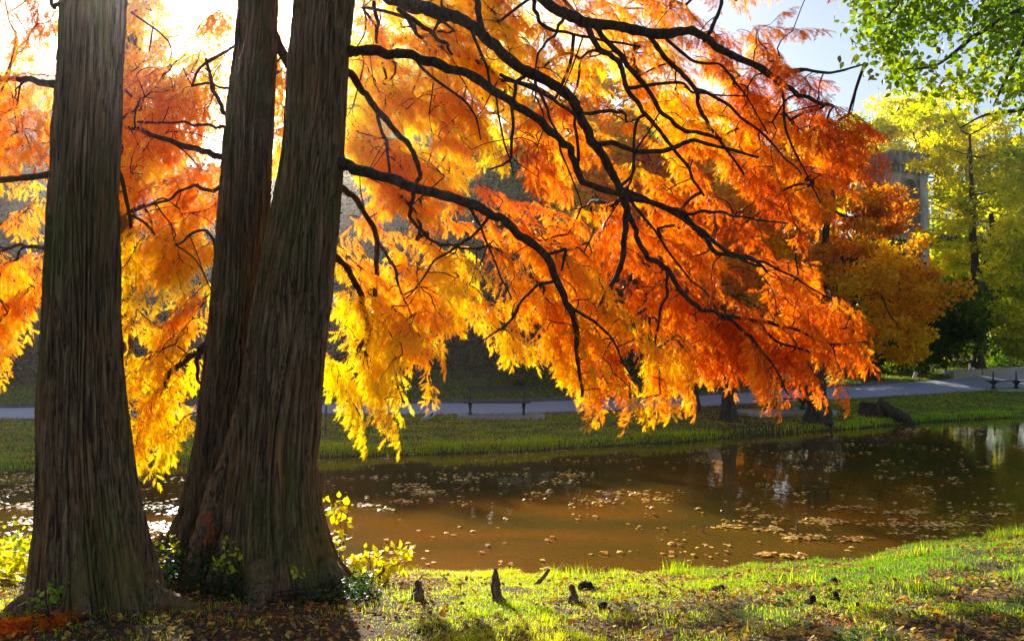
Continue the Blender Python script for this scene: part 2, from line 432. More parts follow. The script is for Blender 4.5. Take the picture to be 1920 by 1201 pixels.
def make_spray(rng, nside=5, L=.42, fl=.15):
    V = []; T = []; J = []; tw = MB(); n = 0
    sag = rng.uniform(.2, .5); wig = rng.normal() * .12
    def c(t): return np.array([L * t, wig * L * math.sin(t * 3), -sag * L * t * t])
    ts = np.linspace(0, 1, 6); tw.tube([c(t) for t in ts], np.linspace(.0032, .001, 6), 3, cap=False)
    def put(p, yaw, pitch, roll, l):
        nonlocal n
        v, t = frond(rng, l); v = v @ rotm(yaw, pitch, roll).T + p
        V.append(v); T.append(t + n); J.append(np.full(len(v), rng.normal())); n += len(v)
    for i in range(nside):
        t = .12 + .8 * i / nside
        for sgn in (-1, 1):
            if rng.random() < .55:
                l2 = rng.uniform(.10, .22) * (1.15 - t * .6); yaw = sgn * math.radians(rng.uniform(35, 70)); dn = rng.uniform(.1, .6)
                p0 = c(t); dv = rotm(yaw, dn, 0)[:, 0]
                P = [p0, p0 + dv * l2 * .5 + [0, 0, -.01], p0 + dv * l2 + [0, 0, -.05 * rng.random()]]
                tw.tube(P, [.0018, .0014, .0008], 3, cap=False)
                for q, s2 in ((.4, 1), (.65, -1), (.9, 1), (1, 0)):
                    pp = p0 + dv * l2 * q
                    put(pp, yaw + s2 * rng.uniform(.5, 1.1) + rng.normal() * .1, dn + rng.uniform(.0, .7), rng.normal() * .7, fl * rng.uniform(.7, 1.15))
            else:
                put(c(t), sgn * rng.uniform(.5, 1.1), rng.uniform(.1, .8), rng.normal() * .7, fl * rng.uniform(.8, 1.2))
    for s2 in (-.35, 0, .4): put(c(1), s2, rng.uniform(.3, 1.0), rng.normal() * .5, fl * rng.uniform(.9, 1.3))
    return (np.vstack(V), np.vstack(T), np.concatenate(J), np.vstack(tw.V), np.vstack(tw.Q))
r0 = np.random.default_rng(11)
SPRAYS = [make_spray(r0) for _ in range(14)]
def place_sprays(mb, pos, yaw, pitch, roll, scale, hue, palette=PAL, jit=.09, seed=0, protos=None):
    protos = protos or SPRAYS
    rng = np.random.default_rng(seed); which = rng.integers(0, len(protos), len(pos))
    for k, (V, T, J, TV, TQ) in enumerate(protos):
        I = np.where(which == k)[0]
        if not len(I): continue
        R = np.stack([rotm(yaw[i], pitch[i], roll[i]) * scale[i] for i in I])
        W = np.einsum('nij,vj->nvi', R, V) + pos[I][:, None, :]
        h = hue[I][:, None] + jit * J[None, :] + rng.normal(size=(len(I), 1)) * .05
        col = pal(h, palette) * (1 + .10 * rng.normal(size=h.shape))[..., None].clip(.6, 1.3)
        nV = len(V)
        TT = T[None] + (np.arange(len(I)) * nV)[:, None, None]
        mb.add(W.reshape(-1, 3), tris=TT.reshape(-1, 3), m=0, col=np.clip(col.reshape(-1, 3), 0, .9))
        W = np.einsum('nij,vj->nvi', R, TV) + pos[I][:, None, :]
        QQ = TQ[None] + (np.arange(len(I)) * len(TV))[:, None, None]
        mb.add(W.reshape(-1, 3), quads=QQ.reshape(-1, 4), m=1)

def in_poly(x, y, P):
    P = np.asarray(P, float); r = np.zeros(len(x), bool); j = len(P) - 1
    for i in range(len(P)):
        c = ((P[i, 1] > y) != (P[j, 1] > y)) & (x < (P[j, 0] - P[i, 0]) * (y - P[i, 1]) / (P[j, 1] - P[i, 1] + 1e-9) + P[i, 0])
        r ^= c; j = i
    return r
def sample_poly(P, n, rng, gap=None, seed=0):
    P = np.asarray(P, float); lo = P.min(0); hi = P.max(0); X = []; Yv = []; c = 0
    while c < n:
        x = rng.uniform(lo[0], hi[0], n * 2); y = rng.uniform(lo[1], hi[1], n * 2)
        k = in_poly(x, y, P)
        if gap: k &= fbm(x / gap[0], y / gap[0], 0, seed) > gap[1] + .06 * rng.normal(size=len(x))
        X.append(x[k]); Yv.append(y[k]); c += k.sum()
    return np.concatenate(X)[:n], np.concatenate(Yv)[:n]

def grow(nodes, pts, pen=.35):
    """join every point to the nearest node of the growing tree; returns parent positions"""
    N0 = len(nodes); P = np.vstack([nodes, pts]); cost = np.full(len(P), np.inf); cost[:N0] = 0
    d0 = np.array([np.min(np.linalg.norm(nodes - p, axis=1)) for p in pts]); order = np.argsort(d0)
    par = np.full(len(P), -1); cnt = N0; active = list(range(N0))
    A = np.zeros((len(P), 3)); A[:N0] = nodes; ids = np.zeros(len(P), int); ids[:N0] = np.arange(N0); cs = np.zeros(len(P))
    for o_ in order:
        p = pts[o_]; d = np.linalg.norm(A[:cnt] - p, axis=1); d2 = d + pen * cs[:cnt] + 3 * (d < .06)
        j = int(np.argmin(d2)); i = N0 + o_
        par[i] = ids[j]; A[cnt] = p; ids[cnt] = i; cs[cnt] = cs[j] + d[j]; cnt += 1
    wgt = np.ones(len(P))
    for o_ in order[::-1]:
        i = N0 + o_
        if par[i] >= 0: wgt[par[i]] += wgt[i]
    return P, par, wgt, N0
def twig_edges(mb, P, par, wgt, N0, m=1, rmin=.0028, k=.0016, rng=None, rmax=.022, n=5):
    for i in range(N0, len(P)):
        a = P[par[i]]; b = P[i]; d = np.linalg.norm(b - a)
        mid = (a + b) / 2 + rng.normal(size=3) * d * .07 + np.array([0, 0, .06 * d])
        r1 = min(rmax, rmin + k * math.sqrt(wgt[i])); r2 = max(rmin * .8, r1 * .8)
        mb.tube(spline([a, mid, b], 3), np.linspace(r1, r2, 7), n if r1 > .006 else 4, m=m, cap=False)

# ------------------------------------------------------------------ big trunks with fibrous bark
def trunk_mesh(name, rows, Y0, ztop, parent, seed=0, nseg=420, nrow=460, lobes=.16, twist=.15, lean=0.0, flare=1.0, rtop=None, rootlobes=(5, 7, 11), knots=()):
    rows = np.array(rows, float)
    z = np.array([at((a + b) / 2, p, Y0)[2] for p, a, b in rows]); cx = np.array([at((a + b) / 2, p, Y0)[0] for p, a, b in rows])
    r = (rows[:, 2] - rows[:, 1]) / 2 / F * Y0
    order = np.argsort(z); z, cx, r = z[order], cx[order], r[order]
    zmin = z[0] - .25; zf = z[-1]
    slope = (cx[-1] - cx[-4]) / (z[-1] - z[-4])
    zz = np.concatenate([np.linspace(zmin, zf, nrow), np.linspace(zf, ztop, 60)[1:]])
    cc = np.interp(zz, z, cx); rr = np.interp(zz, z, r)
    kk = np.exp(-np.arange(-8, 9) ** 2 / 18.); kk /= kk.sum()
    sm = lambda q: np.convolve(np.pad(q, 8, mode='edge'), kk, 'valid')
    up = np.clip((zz - zf) / (ztop - zf), 0, 1)
    cc = np.where(zz > zf, cx[-1] + slope * (zz - zf) * .6, cc); rr = np.where(zz > zf, r[-1] * (1 - .75 * up), rr)
    cc, rr = sm(cc), sm(rr)
    th = np.linspace(0, 2 * math.pi, nseg, endpoint=False)
    Z, TH = np.meshgrid(zz, th, indexing='ij')
    base = np.clip(1 - (Z - z[0]) / 1.6, 0, 1.15) ** 1.4
    rng = np.random.default_rng(seed); L = 0
    for k_, q in zip(rootlobes, (1, .6, .35)):
        ph = rng.uniform(0, 6.28); L = L + q * np.cos(k_ * (TH + twist * Z) + ph + .8 * vnoise(Z * 1.2, TH * 0 + k_, 0, seed))
    L = L * lobes * (base + .06)
    R0 = rr[:, None] * (.955 - .07 * np.clip(base, 0, 1))
    arc_x = np.cos(TH) * 9; arc_y = np.sin(TH) * 9
    wv = .25 * (vnoise(arc_x * .35, arc_y * .35, Z * 1.0, seed + 4) - .5)
    tx = np.cos(TH + wv); ty = np.sin(TH + wv)
    q1 = vnoise(tx * 9, ty * 9, Z * .9, seed + 1); q2 = vnoise(tx * 22, ty * 22, Z * 2.0, seed + 2); q3 = vnoise(tx * 44, ty * 44, Z * 4.5, seed + 3)
    ridge = (1 - np.abs(q2 * 2 - 1)) * .6 + (1 - np.abs(q3 * 2 - 1)) * .4
    q4 = vnoise(tx * 10 + 4, ty * 10, Z * 1.1 + .7 * vnoise(tx * 5, ty * 5, Z * 2, seed), seed + 7)
    fiss = np.exp(-((q2 - .5) / .07) ** 2) * .55 + np.exp(-((q4 - .5) / .06) ** 2) * .8
    R = R0 * (1 + L) + .03 * (q1 - .5) + .026 * (ridge - .55) - .045 * fiss
    for (kz, kth, amp, wz, wt) in knots:
        dth = (TH - kth + math.pi) % (2 * math.pi) - math.pi
        g = np.exp(-((Z - kz) / wz) ** 2 - (dth / wt) ** 2); R = R + amp * g
        ring = np.exp(-((np.sqrt(((Z - kz) / wz) ** 2 + (dth / wt) ** 2) - 1.1) / .25) ** 2); R = R + abs(amp) * .25 * ring
    V = np.stack([cc[:, None] + R * np.cos(TH), Y0 + R * np.sin(TH), Z], -1)
    i_ = np.arange(Z.size).reshape(Z.shape); a = i_[:-1]; b = i_[1:]
    Q = np.stack([a, np.roll(a, -1, 1), np.roll(b, -1, 1), b], -1).reshape(-1, 4)
    return mesh(name, V, quads=Q, mats=[M_BARK], smooth=True, parent=parent)

T1 = [(-10, 119, 234), (200, 105, 223), (400, 91, 218), (600, 83, 222), (700, 79, 228), (800, 76, 238), (900, 74, 252), (950, 72, 261), (1000, 69, 272), (1050, 65, 284), (1100, 60, 300), (1150, 48, 318)]
T2 = [(-10, 448, 521), (100, 438, 517), (200, 426, 512), (400, 410, 505), (600, 393, 490), (700, 382, 476), (800, 371, 462), (850, 362, 458), (900, 350, 455), (950, 336, 455), (1000, 314, 458), (1040, 296, 462), (1080, 285, 470)]
T3 = [(-10, 551, 670), (100, 541, 656), (200, 535, 651), (300, 526, 646), (400, 507, 640), (500, 487, 629), (600, 469, 619), (700, 456, 609), (800, 442, 601), (870, 432, 597), (920, 424, 598), (960, 416, 602), (1000, 406, 612), (1050, 393, 630), (1095, 380, 652)]
Y1, Y2, Y3 = 5.55, 7.05, 6.65
B1 = (at(185, 1150, Y1)[0], Y1, Hs(at(185, 1150, Y1)[0], Y1)); B3 = (at(470, 1095, Y3)[0], Y3, Hs(at(470, 1095, Y3)[0], Y3))
left_tree = thing('cypress_tree', B1, 'tall straight cypress with a single furrowed brown trunk, nearest on the left', 'tree', 'cypresses on the near bank')
twin_tree = thing('cypress_tree', B3, 'twin-trunked cypress with long arching limbs of orange foliage over the pond', 'tree', 'cypresses on the near bank')
trunk_mesh('trunk', T1, Y1, 13, left_tree, seed=3, lobes=.10, knots=[(at(150, 640, Y1)[2], -1.7, .03, .22, .22), (at(120, 880, Y1)[2], -1.9, .03, .14, .2), (at(190, 300, Y1)[2], -1.3, .02, .2, .2)])
trunk_mesh('trunk', T3, Y3, 13.5, twin_tree, seed=5, lobes=.12, twist=-.2,
           knots=[(at(600, 520, Y3)[2], -1.35, .04, .16, .25), (at(600, 600, Y3)[2], -1.0, -.03, .07, .14), (at(630, 330, Y3)[2], -.7, .05, .18, .35), (at(630, 100, Y3)[2], -.6, .04, .14, .3)])
t2 = trunk_mesh('trunk', T2, Y2, 14, twin_tree, seed=8, lobes=.11, rootlobes=(4, 7, 12))
t2['label'] = 'slimmer trunk leaning left behind the thick one'

def root_tube(parent, pts, rad, seed=0):
    mb = MB(); P = []
    for x, y, dz in pts: P.append([x, y, Hs(x, y) + dz])
    P = spline(P, 6); R = np.interp(np.linspace(0, 1, len(P)), np.linspace(0, 1, len(rad)), rad)
    mb.tube(P, R, 18, rough=.28, seed=seed); mb.build('root', [M_BARK], parent, smooth=True)
x1 = at(300, 1120, Y1)[0]
root_tube(left_tree, [(x1 - .25, Y1, .12), (x1 - .02, Y1 - .02, .05), (x1 + .16, Y1 - .02, .02), (x1 + .34, Y1 - .05, -.05)], [.15, .10, .06, .02], 3)
root_tube(left_tree, [(B1[0] - .2, Y1 - .1, .10), (B1[0] - .42, Y1 - .25, .0), (B1[0] - .55, Y1 - .3, -.08)], [.13, .08, .03], 5)
x3 = at(640, 1090, Y3)[0]
root_tube(twin_tree, [(x3 - .15, Y3 - .1, .16), (x3 + .08, Y3 - .2, .03), (x3 + .35, Y3 - .35, -.05)], [.15, .08, .02], 4)
root_tube(twin_tree, [(B3[0] + .2, Y3 - .35, .16), (B3[0] + .25, Y3 - .62, .02), (B3[0] + .35, Y3 - .85, -.06)], [.16, .09, .03], 6)
root_tube(twin_tree, [(at(330, 1040, Y2)[0], Y2 - .1, .2), (at(300, 1040, Y2)[0], Y2 - .25, .08), (at(270, 1050, Y2)[0], Y2 - .45, -.06)], [.18, .12, .03], 7)
# the fused bark web between the two trunks
mb = MB()
P = spline([at(470, 700, 6.9), at(452, 780, 6.85), at(432, 860, 6.8), at(408, 930, 6.72), at(395, 1000, 6.62), at(380, 1070, 6.55), at(372, 1120, 6.5)], 8)
mb.tube(P, np.linspace(.05, .17, len(P)), 24, rough=.2, seed=2)
mb.build('bark_seam', [M_BARK], twin_tree, smooth=True)

# ------------------------------------------------------------------ traced limbs of the twin tree  (px, py, depth, radius in photo px)
LIMBS = [
    [(640, -150, 6.7, 15), (700, -40, 6.8, 13), (742, 0, 6.9, 12), (812, 18, 7.0, 12), (866, 39, 7.1, 11), (912, 71, 7.2, 11), (954, 110, 7.3, 10), (1000, 142, 7.4, 10), (1057, 174, 7.5, 10), (1085, 209, 7.6, 9), (1110, 266, 7.7, 8), (1138, 308, 7.8, 8), (1160, 354, 7.9, 7), (1174, 400, 8.0, 6.5), (1170, 455, 8.0, 5.5), (1162, 510, 8.0, 5), (1130, 560, 8.0, 4), (1115, 610, 8.0, 3.5), (1092, 672, 8.0, 2.5)],
    [(635, 92, 6.65, 11), (660, 94, 6.6, 10), (720, 98, 6.6, 9.5), (777, 106, 6.6, 9), (848, 131, 6.6, 8.5), (908, 156, 6.7, 8.5), (954, 188, 6.8, 8), (990, 212, 6.9, 8), (1036, 248, 7.0, 7.5), (1068, 280, 7.1, 7), (1085, 325, 7.2, 6.5), (1100, 346, 7.25, 6), (1167, 365, 7.3, 5.5), (1225, 382, 7.4, 5), (1273, 400, 7.5, 4.5), (1320, 435, 7.6, 4), (1372, 478, 7.7, 3), (1430, 500, 7.8, 2)],
    [(625, 305, 6.65, 12), (650, 312, 6.5, 11), (700, 325, 6.5, 10), (780, 350, 6.5, 9.5), (870, 375, 6.6, 9), (920, 400, 6.7, 8.5), (970, 435, 6.8, 8), (1020, 480, 6.9, 7.5), (1045, 520, 7.0, 7), (1065, 570, 7.05, 6), (1080, 630, 7.1, 5), (1086, 690, 7.15, 3.5), (1092, 740, 7.2, 2.5)],
    [(640, 118, 6.65, 8), (660, 140, 6.9, 7), (685, 175, 7.1, 6), (705, 205, 7.2, 6), (740, 240, 7.3, 5.5), (775, 285, 7.4, 5), (787, 325, 7.5, 4.5), (775, 365, 7.5, 4), (768, 400, 7.6, 3.5), (795, 440, 7.7, 3.2), (850, 462, 7.8, 2.5), (900, 470, 7.9, 2)],
    [(620, -300, 6.7, 16), (760, -180, 7.2, 14), (900, -90, 7.6, 12), (1020, 0, 8.0, 10), (1060, 25, 8.0, 10), (1100, 45, 8.0, 9.5), (1160, 48, 8.1, 9), (1240, 65, 8.2, 9), (1290, 56, 8.3, 8), (1330, 80, 8.4, 7), (1380, 105, 8.5, 6.5), (1440, 135, 8.6, 6), (1480, 165, 8.7, 5), (1503, 180, 8.8, 4), (1560, 200, 8.9, 2.5)],
    [(1098, 44, 8.0, 6), (1125, 92, 8.0, 5.5), (1160, 115, 8.1, 5), (1175, 165, 8.1, 4.5), (1212, 212, 8.2, 4), (1250, 262, 8.2, 3.5), (1285, 310, 8.3, 3), (1320, 370, 8.3, 2.2)],
    [(1115, 48, 8.0, 5.5), (1160, 100, 8.2, 5), (1205, 155, 8.3, 4.5), (1245, 215, 8.3, 4), (1290, 245, 8.4, 3.5), (1350, 262, 8.4, 3)],
    [(1112, 268, 7.7, 5), (1145, 270, 7.8, 5), (1190, 285, 7.9, 4.5), (1250, 282, 8, 4.5), (1290, 266, 8.1, 4), (1340, 272, 8.2, 3), (1420, 296, 8.3, 2.2)],
    [(1212, 60, 8.2, 5), (1235, 95, 8.2, 4.5), (1270, 130, 8.3, 4.5), (1300, 165, 8.3, 4), (1318, 215, 8.3, 3.5), (1345, 255, 8.4, 3), (1395, 325, 8.4, 2)],
    [(610, 470, 6.65, 7), (640, 490, 6.9, 6), (665, 525, 7.2, 5.5), (682, 575, 7.4, 5.5), (690, 615, 7.5, 5), (684, 640, 7.5, 4.5), (668, 662, 7.6, 3)],
    [(630, 350, 6.7, 7), (662, 368, 7.3, 5.5), (690, 405, 7.6, 5), (708, 450, 7.7, 5), (704, 520, 7.8, 4.5), (700, 575, 7.8, 4), (690, 650, 7.8, 3), (670, 700, 7.8, 2.5)],
    [(1176, 400, 8.0, 5), (1195, 440, 8.0, 5), (1212, 478, 8.0, 5), (1250, 505, 8.05, 5), (1280, 550, 8.1, 4.5), (1305, 575, 8.1, 4), (1350, 588, 8.2, 3.5), (1415, 602, 8.2, 3), (1460, 640, 8.3, 2.5), (1520, 662, 8.4, 2)],
    [(1160, 352, 7.9, 4.5), (1205, 372, 8.0, 4.5), (1265, 400, 8.1, 4.5), (1320, 440, 8.2, 4.5), (1345, 475, 8.2, 4), (1400, 480, 8.3, 3.5), (1437, 510, 8.3, 2.5)],
    [(905, 64, 7.2, 6), (898, 30, 7.3, 6), (890, -30, 7.4, 5)],
    [(990, 135, 7.4, 3.5), (965, 165, 7.4, 3.5), (962, 250, 7.5, 3), (955, 300, 7.5, 2.5), (920, 315, 7.6, 2)],
    [(1085, 320, 7.2, 4), (1080, 240, 7.3, 3), (1060, 200, 7.4, 3), (1000, 170, 7.5, 3), (940, 140, 7.6, 3.5)],
    [(1090, 215, 7.6, 4), (1130, 212, 7.7, 3.5), (1165, 208, 7.8, 3), (1178, 228, 7.8, 2)],
    [(700, 5, 7.3, 4), (706, 40, 7.4, 3.5), (708, 80, 7.5, 2.5)],
    [(705, 208, 7.2, 3.5), (722, 260, 7.3, 3), (732, 325, 7.4, 2.5)],
    [(1000, 0, 8.2, 4), (1012, 38, 8.2, 3.5), (1050, 60, 8.3, 3), (1120, 72, 8.4, 2.5), (1200, 85, 8.5, 2)],
    [(745, 15, 7.6, 5), (790, 48, 7.6, 4.5), (832, 78, 7.7, 3.5), (850, 105, 7.7, 2.5)],
    [(1318, 78, 8.4, 4), (1335, 50, 8.4, 4), (1353, 12, 8.5, 3.5), (1350, -30, 8.5, 3)],
    [(1470, 145, 8.7, 3), (1500, 128, 8.8, 3), (1560, 138, 9.0, 2.5), (1620, 118, 9.2, 1.5)],
    [(1020, 478, 6.9, 3), (1060, 470, 7.0, 3), (1052, 505, 7.0, 2)],
]
_r = np.random.default_rng(404)
for (a0, b0, d0_, a1, b1, d1_) in [(880, 50, 7.1, 960, 330, 7.4), (1000, 142, 7.4, 1090, 390, 7.5), (1160, 354, 7.9, 1240, 210, 7.9), (1060, 25, 8.0, 1000, 190, 7.8), (1240, 65, 8.2, 1440, 250, 8.2), (1175, 165, 8.1, 1400, 180, 8.2), (1300, 165, 8.3, 1500, 330, 8.3),
        (1167, 365, 7.3, 1330, 560, 7.6), (1273, 400, 7.5, 1480, 420, 7.7), (920, 400, 6.7, 760, 560, 7.1), (1045, 520, 7.0, 900, 640, 7.2), (1065, 570, 7.05, 1180, 700, 7.3), (1250, 505, 8.05, 1240, 740, 7.9), (1350, 588, 8.2, 1480, 740, 8.1), (1415, 602, 8.2, 1640, 640, 8.3),
        (1212, 212, 8.2, 1130, 420, 8.1), (1372, 478, 7.7, 1560, 560, 7.9), (870, 375, 6.6, 960, 560, 6.9), (777, 106, 6.6, 900, 260, 6.9), (1380, 105, 8.5, 1540, 380, 8.5), (710, 455, 7.7, 800, 640, 7.7), (700, 575, 7.8, 760, 760, 7.7)]:
    q_ = []
    for t_ in (0, .3, .62, 1):
        q_.append((a0 + (a1 - a0) * t_ + _r.normal() * 12 * (0 < t_ < 1), b0 + (b1 - b0) * t_ ** 1.25 + _r.normal() * 10 * (0 < t_ < 1), d0_ + (d1_ - d0_) * t_, 3.4 - 2.1 * t_))
    LIMBS.append(q_)
LEFT_LIMBS = [
    [(430, 292, 7.05, 7), (405, 290, 7.2, 6), (370, 281, 7.5, 5.5), (330, 268, 7.8, 5), (280, 250, 8.1, 4), (228, 236, 8.4, 3), (180, 225, 8.6, 2)],
    [(410, 640, 7.05, 8), (385, 648, 7.2, 7), (362, 668, 7.4, 5.5), (325, 695, 7.6, 5), (290, 738, 7.8, 4), (255, 772, 8.0, 2.5)],
    [(372, 665, 7.3, 4), (370, 700, 7.4, 3.5), (382, 725, 7.4, 2.5)],
    [(440, 225, 7.05, 5), (415, 200, 7.4, 4), (398, 160, 7.7, 3.5), (385, 110, 7.9, 2.5)],
    [(425, 350, 7.05, 4), (400, 356, 7.3, 3.5), (360, 352, 7.6, 3), (310, 375, 7.9, 2.5), (240, 400, 8.3, 2)],
    [(420, 238, 7.05, 3), (380, 236, 7.3, 2.5), (330, 228, 7.8, 2), (260, 232, 8.2, 2)],
    [(405, 475, 7.05, 3.5), (380, 430, 7.5, 3), (330, 460, 7.9, 2)],
]
ALLN = []
def build_limb(parent, pts, seed):
    P = np.array([at(a, b, c) for a, b, c, r in pts]); R = np.array([r / F * c for a, b, c, r in pts])
    PR = spline(np.hstack([P, R[:, None]]), 8)
    rng = np.random.default_rng(seed)
    wob = np.stack([vnoise(np.arange(len(PR)) * .35, 7 + k, 0, seed) - .5 for k in range(3)], 1) * .035
    wob[0] = 0
    mb = MB(); mb.tube(PR[:, :3] + wob, PR[:, 3], 14, rough=.26, seed=seed)
    mb.build('branch', [M_BRANCH], parent, smooth=True)
    return PR[:, :3] + wob
NODES = []; NODES_L = []
for i, L in enumerate(LIMBS): NODES.append(build_limb(twin_tree, L, 40 + i))
for i, L in enumerate(LEFT_LIMBS): NODES_L.append(build_limb(twin_tree, L, 80 + i))
mb = MB()
P = spline([at(470, 40, 7.05), at(505, 55, 7.1), at(530, 100, 7.2), at(560, 150, 7.3), at(600, 190, 7.4)], 6)
mb.tube(P, np.linspace(.06, .03, len(P)), 14, rough=.15); mb.build('branch', [M_BRANCH], twin_tree, smooth=True)
N_R = np.vstack(NODES)[::2]; N_L = np.vstack(NODES_L)[::2]

def hue_field(px, py, rng):
    h = .47 + .30 * np.clip((px - 900) / 700, -.3, 1) + .40 * (fbm(px / 120, py / 95, 0, 31) - .5) * 2 + .10 * rng.normal(size=len(px))
    h = h - .16 * np.clip((300 - py) / 150, 0, 1) * np.clip((1350 - px) / 200, 0, 1) * (px > 600) + .05 * (px < 900) - .20 * np.clip((py - 560) / 200, 0, 1) * (px < 1500) - .10 * (px > 600) * (px < 900) * (py > 350)
    return h + .05
REG = [([(650, 360), (1500, 360), (1520, 560), (900, 560), (650, 540)], 210, 9.5, 12.0, (55, .46), .1, .9, .05),
    ([(640, -80), (940, -80), (960, 160), (900, 330), (660, 330)], 900, 9.5, 12.5, (60, .42), .1, .9, -.30),
    ([(940, -60), (1420, -60), (1420, 300), (1000, 420)], 420, 10.5, 13.0, (60, .44), .1, .9, -.12),
     # polygon, count, depth lo, hi, gap(noise size, threshold), pitch lo, hi, hue shift
    ([(650, -120), (1500, -120), (1525, 60), (1590, 190), (1600, 300), (1480, 400), (1350, 480), (1180, 520), (1050, 540), (900, 470), (780, 420), (650, 400)], 680, 8.2, 10.6, (75, .50), .1, 1.0, 0),
    ([(1380, 120), (1560, 130), (1620, 230), (1590, 330), (1440, 420), (1350, 300)], 110, 8.8, 10.0, (60, .45), .2, 1.1, .15),
    ([(640, 440), (770, 430), (870, 490), (890, 560), (780, 590), (650, 590)], 50, 7.3, 8.6, (60, .42), .3, 1.1, -.05),
    ([(630, 540), (720, 520), (760, 590), (775, 660), (700, 740), (640, 730), (625, 640)], 48, 7.2, 8.0, None, .5, 1.35, -.12),
    ([(610, 670), (680, 660), (660, 715), (622, 715)], 16, 7.3, 7.8, None, .9, 1.4, -.25),
    ([(690, 610), (740, 610), (730, 690), (680, 695)], 18, 7.4, 7.8, None, .9, 1.4, .05),
    ([(740, 560), (790, 640), (800, 700), (765, 715)], 16, 7.4, 7.9, None, .6, 1.3, .0),
    ([(780, 480), (860, 520), (845, 560), (780, 560)], 20, 7.4, 8.4, None, .5, 1.3, .1),
    ([(930, 470), (1080, 470), (1160, 560), (1170, 640), (1100, 660), (940, 640), (900, 560)], 105, 7.0, 8.4, (60, .42), .3, 1.2, -.05),
    ([(1060, 620), (1150, 620), (1150, 700), (1080, 700)], 30, 7.1, 7.8, None, 1.0, 1.45, .12),
    ([(1190, 520), (1400, 500), (1580, 570), (1600, 640), (1450, 680), (1380, 650), (1260, 690), (1200, 640)], 250, 8.2, 9.4, (55, .40), .2, 1.1, .02),
    ([(1215, 640), (1290, 640), (1265, 720), (1225, 720)], 24, 7.9, 8.3, None, 1.0, 1.45, -.35),
    ([(1395, 620), (1435, 620), (1425, 670), (1400, 670)], 12, 8.0, 8.2, None, 1.1, 1.45, -.2),
]
REGL = [
    ([(238, 560), (390, 560), (380, 690), (300, 760), (245, 770)], 56, 7.4, 8.4, (50, .44), .3, 1.1, -.02),
    ([(240, 740), (370, 720), (350, 800), (255, 820)], 30, 7.4, 8.3, None, .8, 1.3, -.02),
    ([(230, 120), (420, 130), (415, 470), (300, 500), (230, 440)], 330, 8.0, 11.5, (70, .44), .1, .9, 0),
    ([(250, -40), (430, -40), (425, 140), (260, 130)], 150, 8.6, 11.5, (40, .50), .2, 1.0, -.22),
    ([(300, 400), (410, 400), (400, 480), (320, 500)], 40, 7.8, 9, None, .3, 1.0, -.3),
    ([(500, -60), (545, -60), (530, 330), (510, 340)], 90, 8.5, 10.5, None, .3, 1.0, -.3),
]
REG1 = [
    ([(-260, 60), (95, 60), (85, 560), (-260, 620)], 240, 6.6, 10.0, (80, .45), .1, 1.0, .03),
    ([(-150, 520), (70, 540), (60, 600), (0, 650), (-150, 640)], 50, 6.8, 9.0, None, .5, 1.3, -.1),
    ([(-100, -60), (110, -60), (100, 100), (-100, 100)], 45, 7.0, 10.0, (60, .45), .3, 1.0, .25),
    ([(225, 380), (262, 380), (262, 540), (225, 520)], 22, 7.6, 9.0, None, .9, 1.4, -.1),
]
def foliage(parent, regs, nodes, seed, origin_x, scale=.92):
    rng = np.random.default_rng(seed); mb = MB(); PT = []; yaw = []; pit = []; hue = []
    for k, (poly, n, d0, d1, gap, p0, p1, hs) in enumerate(regs):
        n = max(3, round(n * .215)); px, py = sample_poly(poly, n, rng, gap or (45, .40), seed + k)
        d = rng.uniform(d0, d1, n); pts = np.array([at(a, b, c) for a, b, c in zip(px, py, d)])
        PT.append(pts); pit.append(rng.uniform(p0, p1, n)); hue.append(hue_field(px, py, rng) + hs)
    PT = np.vstack(PT); pit = np.concatenate(pit); hue = np.concatenate(hue); nb_ = len(PT)
    out = np.where(PT[:, 0] > origin_x, 0, math.pi) + rng.normal(size=nb_) * .75
    Lb = rng.uniform(.35, .85, nb_) * (1.1 - .25 * pit); A_ = []; Yw = []; Pt = []; Hu = []; Sc = []
    m_ = 6
    for j in range(m_):
        t = (j + 1) / m_ - .5; tt = (j + 1) / m_
        dx = np.cos(out) * np.cos(pit * .55); dy = np.sin(out) * np.cos(pit * .55); dz = -np.sin(pit * .55)
        q = PT + np.stack([dx, dy, dz], 1) * (Lb * t)[:, None] + np.stack([0 * Lb, 0 * Lb, -Lb * (.35 * tt * tt - .12) * (.5 + pit)], 1) + rng.normal(size=(nb_, 3)) * .025
        A_.append(q); sd_ = (1 if j % 2 else -1) * (1 - (j == m_ - 1)); Yw.append(out + sd_ * rng.uniform(.3, 1.0, nb_)); Pt.append(pit * (.35 + .65 * tt) + rng.normal(size=nb_) * .12)
        Hu.append(hue - .10 * (tt - .5) + rng.normal(size=nb_) * .03); Sc.append(rng.uniform(.7, 1.05, nb_) * (1.05 - .25 * tt))
    PT = np.stack(A_, 1).reshape(-1, 3); yaw = np.stack(Yw, 1).ravel(); pit = np.clip(np.stack(Pt, 1).ravel(), -.1, 1.45); hue = np.stack(Hu, 1).ravel(); scl = np.stack(Sc, 1).ravel()
    kp = rng.random(len(PT)) < .93; PT, yaw, pit, hue, scl = PT[kp], yaw[kp], pit[kp], hue[kp], scl[kp]
    P, par, wgt, N0 = grow(nodes, PT)
    twig_edges(mb, P, par, wgt, N0, rng=rng, k=.0019, rmin=.0034)
    place_sprays(mb, PT, yaw, pit, rng.normal(size=len(PT)) * .35, scl * scale, hue, seed=seed)
    return mb, PT
m1, _ = foliage(twin_tree, REG, N_R, 101, B3[0]); 
m2, _ = foliage(twin_tree, REGL, N_L, 131, 99)
m1.build('crown', [M_LEAF, M_BRANCH], twin_tree); 
o = m2.build('crown', [M_LEAF, M_BRANCH], twin_tree); o['label'] = 'lower and left-hand sprays, paler yellow orange'
